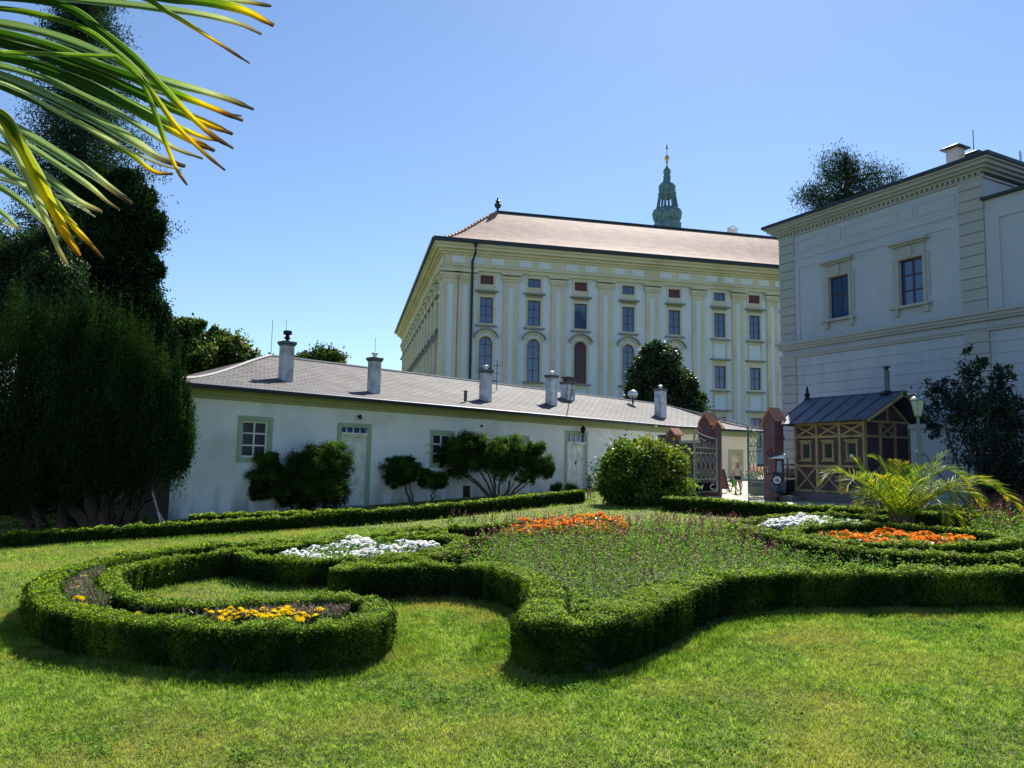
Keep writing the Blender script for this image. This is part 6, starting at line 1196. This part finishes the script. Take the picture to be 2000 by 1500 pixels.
# (pixel path, width px, depth, material, start v, tip v)
SEG = [([(-60,-40),(200,-20),(380,0),(470,18),(535,50)],34,1.15,0,.2,.86),([(200,-30),(380,-10),(470,2),(530,12)],20,1.2,0,.3,.95),([(-60,-20),(240,-12),(330,25),(420,80),(488,124)],14,1.1,0,.35,.95),
 ([(-60,-6),(60,-2),(140,18),(200,62),(270,120),(350,205),(412,262),(456,290)],22,1.12,0,.25,.95),([(-60,10),(60,25),(160,55),(225,100),(275,150),(340,240),(395,295),(440,333)],17,1.05,0,.4,.88),([(225,110),(270,150),(295,200),(320,270),(345,330),(366,362)],14,1.0,0,.45,.9),
 ([(-60,35),(80,62),(200,105),(300,150),(400,180),(450,195),(496,214)],25,1.2,1,.1,.95),([(-60,50),(80,85),(200,130),(300,165),(400,205),(475,236)],24,1.22,0,.12,.95),([(-60,65),(80,105),(200,150),(300,195),(390,235),(455,262)],30,1.2,0,.1,.88),([(-60,95),(80,130),(200,180),(290,228),(350,262),(420,295)],30,1.18,0,.2,.93),
 ([(-60,125),(60,172),(170,225),(260,275),(310,308),(362,325)],30,1.15,1,.15,.95),([(-60,150),(20,168),(120,222),(230,282),(310,320),(355,332)],10,1.14,1,.5,.8),([(-60,210),(20,245),(100,290),(180,340),(220,370),(258,397)],26,1.15,1,.3,.92),([(-60,255),(20,295),(90,345),(150,390),(200,414)],22,1.13,1,.2,.85),
 ([(-60,205),(0,225),(30,265),(70,340),(105,410),(130,460),(156,500)],36,.98,0,.52,.8),([(-60,195),(10,235),(45,290),(90,365),(135,430),(165,465),(202,505)],20,1.0,0,.42,.9),([(-60,300),(10,335),(60,375),(110,415),(150,440)],20,1.15,1,.25,.7),([(-60,335),(0,365),(50,400),(95,442)],18,1.17,1,.15,.75),([(-60,385),(0,412),(25,435),(42,452)],14,1.17,1,.3,.9),([(-60,405),(-10,425),(20,440),(35,448)],10,1.15,0,.5,.7),([(120,385),(160,405),(186,424)],9,1.13,0,.55,.72)]
SEG2 = []
for P, wp, dep, mt_, v0, v1 in SEG:
    SEG2.append((P, wp*.72, dep, mt_ if random.random() < .5 or P[0][1] in (205, 195, -40, -20, -6, 10, 110) else 1, v0, v1))
    if wp > 24: SEG2.append(([(x+2-3*q, y+wp*.62+2*q) for q, (x, y) in enumerate(P[:-1])]+[(P[-1][0]-24, P[-1][1]+wp*.5)], wp*.45, dep+.05, 1-mt_ if random.random() < .6 else mt_, v0, min(v1, .9)))
for k, (P, wp, dep, mt_, v0, v1) in enumerate(SEG2):
    A_ = catmull([(x, y) for x, y in P], 12); n = len(A_); Tn = np.gradient(A_, axis=0); Tn /= np.linalg.norm(Tn, axis=1, keepdims=True); N2 = np.stack([-Tn[:, 1], Tn[:, 0]], 1); V = []; Fq = []; va = []; mi = []
    US = (-1, -.8, -.45, -.1, .3, .7, 1); off_ = [random.uniform(-.07, .07) for _ in US]; nu = len(US); wob = random.uniform(0, 6)
    for i in range(n):
        f = i/(n-1); wl = wp*.5*(1 if f < .6 else max(.0, 1-.55*((f-.6)/.4)**1.6)); wl *= 1 if f < .97 else .72; wl *= 1+.08*math.sin(i*.7+wob); dz = dep+.12*f+.012*math.sin(f*7+k); x, y = A_[i]; g_ = max(0, (f-.5)/.5)**1.5
        for c_, u in enumerate(US): V.append(tuple(D(x+N2[i, 0]*wl*u, y+N2[i, 1]*wl*u, dz+.016*wl/12*(1-abs(u+.1))))); va.append(min(1, max(0, v0+(v1-v0)*g_+off_[c_]*(1-g_*.5)+random.uniform(-.015, .015)+(.05 if f > .45 and abs(u) > .9 else 0))))
        if i:
            for c_ in range(nu-1): b_ = nu*i+c_; Fq.append((b_-nu, b_-nu+1, b_+1, b_)); mi.append(1 if (c_ < (1 if mt_ == 0 else 4)) or (mt_ == 1 and c_ == 5) else 0)
    r_i = len(V); V += [tuple(hub+Vector((0, 0, -.004*q))) for q in range(nu)]; va += [v0]*nu
    for c_ in range(nu-1): Fq.append((r_i+c_, r_i+c_+1, c_+1, c_)); mi.append(mi[c_])
    o = np_mesh('leaf_segment', np.array(V), np.array(Fq), fan_m, th, vattr=va); o.data.materials.append(fan_glare); o.data.polygons.foreach_set('material_index', mi)

# ---------------- people ----------------
def skin_mesh(name, nodes, edges, mt, parent, lv=2, root=0):
    me = bpy.data.meshes.new(name); me.from_pydata([n_[0] for n_ in nodes], edges, []); o = bpy.data.objects.new(name, me); COL.objects.link(o)
    md = o.modifiers.new('s', 'SKIN'); md.use_smooth_shade = True; sv = me.skin_vertices[0].data
    for i, n_ in enumerate(nodes): r = n_[1]; sv[i].radius = (r, r) if not isinstance(r, tuple) else r
    for i in range(len(nodes)): sv[i].use_root = (i == root)
    s2 = o.modifiers.new('u', 'SUBSURF'); s2.levels = lv; s2.render_levels = lv
    dg = bpy.context.evaluated_depsgraph_get(); dg.update(); nm = bpy.data.meshes.new_from_object(o.evaluated_get(dg)); bpy.data.objects.remove(o); nm.name = name; nm.materials.clear(); nm.materials.append(mt)
    o = bpy.data.objects.new(name, nm); COL.objects.link(o)
    if parent: o.parent = parent; o.matrix_parent_inverse = parent.matrix_basis.inverted()
    return o
skin_t = mat('skin', (.50,.28,.19), .6, .04, 6); shirt_m = mat('shirt_pale', (.62,.58,.52), .85, .08, 8); short_m = mat('shorts_navy', (.015,.02,.04), .9, .1, 8); hat_m = mat('hat_straw', (.60,.50,.33), .8, .1, 14); shoe_m = mat('sandal_brown', (.08,.05,.04), .8)
def person(label, base, H, face_az, shirt, shorts, hat, hair, pose):
    s = H/1.72; fx, fy = math.sin(face_az), math.cos(face_az); rx, ry = fy, -fx     # forward, right
    root = thing('person', tuple(base), label, 'person')
    P = lambda r, f, z: (base.x+(rx*r+fx*f)*s, base.y+(ry*r+fy*f)*s, base.z+z*s)
    N = [(P(0, 0, .93), .115*s), (P(0, 0, 1.08), .105*s), (P(0, -.005, 1.25), .12*s), (P(0, 0, 1.38), .1*s), (P(0, .01, 1.45), .05*s), (P(0, .02, 1.52), .055*s), (P(0, .035, 1.58), .085*s), (P(0, .03, 1.65), .08*s)]
    E = [(i, i+1) for i in range(7)]
    def add(p, r, par): N.append((p, r*s)); E.append((par, len(N)-1)); return len(N)-1
    for sg, kn, an, toe in pose['legs']:
        h = add(P(sg*.09, 0, .88), .085, 0); k = add(P(sg*kn[0], kn[1], .48), .062, h); ca = add(P(sg*(kn[0]+an[0])/2, (kn[1]+an[1])/2-.02, .34), .058, k); a = add(P(sg*an[0], an[1], .085), .032, ca); add(P(sg*toe[0], toe[1], .03), .03, a)
    for sg, el, wr in pose['arms']:
        sh = add(P(sg*.17, 0, 1.37), .055, 3); e = add(P(sg*el[0], el[1], el[2]), .037, sh); w2_ = add(P(sg*wr[0], wr[1], wr[2]), .024, e); dx, dy, dz = wr[0]-el[0], wr[1]-el[1], wr[2]-el[2]; l_ = math.sqrt(dx*dx+dy*dy+dz*dz); dx, dy, dz = dx/l_, dy/l_, dz/l_
        pm = add(P(sg*(wr[0]+dx*.05), wr[1]+dy*.05, wr[2]+dz*.05), .027, w2_)
        for q in range(4): b_ = add(P(sg*(wr[0]+dx*.09)+(q-1.5)*.004, wr[1]+dy*.09+(q-1.5)*.019, wr[2]+dz*.09), .009, pm); add(P(sg*(wr[0]+dx*.13)+(q-1.5)*.004, wr[1]+dy*.13+(q-1.5)*.02+.01, wr[2]+dz*(.145-.01*abs(q-1.3))), .008, b_)
        add(P(sg*(wr[0]+dx*.05), wr[1]+dy*.05+.04, wr[2]+dz*.06), .01, pm)
    body = skin_mesh('body', N, E, skin_t, root)
    # face
    m = MB()
    for sg in (-1, 1): m.lathe(P(sg*.03, .112, 1.6), [(.004*s, -.006*s), (.009*s, 0), (.004*s, .006*s)], 6)
    m.box(P(0, .115, 1.54), (.04*s, .008*s, .008*s), -face_az); m.build('eyes_and_mouth', mat('face_dark'+label[:6], (.08,.03,.03), .6), root)
    m = MB(); m.tube([P(0, .11, 1.6), P(0, .135, 1.565), P(0, .11, 1.56)], [.008*s, .014*s, .008*s], 5); m.build('nose', skin_t, root)
    # clothes
    Ns = [(P(0, 0, .91), .145*s), (P(0, 0, 1.1), .135*s), (P(0, 0, 1.26), .145*s), (P(0, 0, 1.37), .115*s), (P(0, .005, 1.42), .075*s)]; Es = [(0, 1), (1, 2), (2, 3), (3, 4)]
    for sg, el, wr in pose['arms']:
        i = len(Ns); Ns += [(P(sg*.175, 0, 1.37), .072*s), (P(sg*(.17+(el[0]-.17)*.6), el[1]*.6, 1.37+(el[2]-1.37)*.6), .062*s)]; Es += [(3, i), (i, i+1)]
    skin_mesh('shirt', Ns, Es, shirt, root, root=2)
    Nq = [(P(0, 0, .95), .14*s)]; Eq = []
    for sg, kn, an, toe in pose['legs']: i = len(Nq); Nq += [(P(sg*.09, 0, .87), .108*s), (P(sg*(.09+(kn[0]-.09)*.5), kn[1]*.5, .70), .095*s)]; Eq += [(0, i), (i, i+1)]
    skin_mesh('shorts', Nq, Eq, shorts, root)
    for sg, kn, an, toe in pose['legs']: m = MB(); c_ = P(sg*(an[0]+toe[0])/2, (an[1]+toe[1])/2, .02); m.box(c_, (.1*s, .25*s, .04*s), -face_az); m.box(P(sg*toe[0], toe[1]-.02, .055), (.1*s, .05*s, .025*s), -face_az); m.build('sandal', shoe_m, root)
    Nh = [(P(0, -.02, 1.68), .10*s), (P(.03, -.05, 1.6), .095*s), (P(.07, -.05, 1.5), .075*s), (P(.11, -.03, 1.4), .045*s), (P(-.08, -.03, 1.5), .05*s), (P(-.1, 0, 1.4), .035*s)]; skin_mesh('hair', Nh, [(0, 1), (1, 2), (2, 3), (1, 4), (4, 5)], hair, root)
    if hat: m = MB(); m.lathe(P(0, 0.02, 1.68), [(.135*s, -.07*s), (.13*s, -.05*s), (.108*s, -.01*s), (.095*s, .05*s), (.06*s, .085*s), (.0, .095*s)], 18); m.build('hat', hat, root, smooth=True)
    return root, P, s
b = G(1441, 965); b.z = float(gz(b.x, b.y))+.018; Hp = (D(1441, 901, b.y).z-b.z)*.98; print('woman height', Hp)
pr, PP, s_ = person('woman in a pale shirt, dark shorts and sun hat walking through the gateway', b, Hp, R(185), shirt_m, short_m, hat_m, mat('hair_blond', (.72,.60,.42), .6, .15, 20), dict(legs=[(-1, (.11, .1), (.12, .16), (.13, .3)), (1, (.1, .02), (.1, -.1), (.11, .02))], arms=[(-1, (.22, -.06, 1.13), (.14, .14, 1.08)), (1, (.215, -.02, 1.12), (.2, .06, .9))]))
hd_ = PP(.2, .08, .8); bg_ = thing('shopping_bag', (hd_[0], hd_[1], hd_[2]-.4), 'bright green carrier bag hanging from the hand of the woman in the gateway', 'bag'); gb = mat('bag_green', (.12,.5,.06), .5, .1, 6)
m = MB(); x_, y_, z_ = hd_; m.hexa([(x_-.055, y_-.03, z_-.24), (x_+.05, y_-.03, z_-.25), (x_+.055, y_+.03, z_-.25), (x_-.055, y_+.03, z_-.24), (x_-.065, y_-.015, z_-.04), (x_+.065, y_-.015, z_-.05), (x_+.065, y_+.015, z_-.05), (x_-.065, y_+.015, z_-.04)]); m.build('sack', gb, bg_)
m = MB(); m.tube([(x_-.05, y_, z_-.05), (x_-.015, y_, z_+.02), (x_+.015, y_, z_+.02), (x_+.05, y_, z_-.05)], .008, 5); m.build('handle', gb, bg_)
b = G(1151, 975); b.z = float(gz(b.x, b.y)); Hc = (D(1151, 925, b.y).z-b.z)*.98; print('child', Hc, b)
person('small child in teal top, blue shorts and light sun hat left of the glossy shrub', b, Hc, R(180), mat('top_teal', (.02,.14,.19), .8), mat('shorts_blue', (.03,.09,.22), .8), hat_m, mat('hair_dark', (.04,.03,.03), .7), dict(legs=[(-1, (.09, .02), (.09, 0), (.1, .1)), (1, (.09, .02), (.09, 0), (.1, .1))], arms=[(-1, (.24, .03, 1.12), (.2, .14, 1.0)), (1, (.24, .03, 1.12), (.16, .2, 1.02))]))
p = D(1158, 949, b.y-.13); m = MB(); m.lathe(tuple(p-Vector((0, 0, .05))), [(.01, 0), (.05, .03), (.055, .06), (.03, .1), (.01, .11)], 8); tag(m.build('toy', mat('toy_orange', (.5,.2,.03), .6), smooth=True), 'orange toy held by the small child in the sun hat', 'toy')
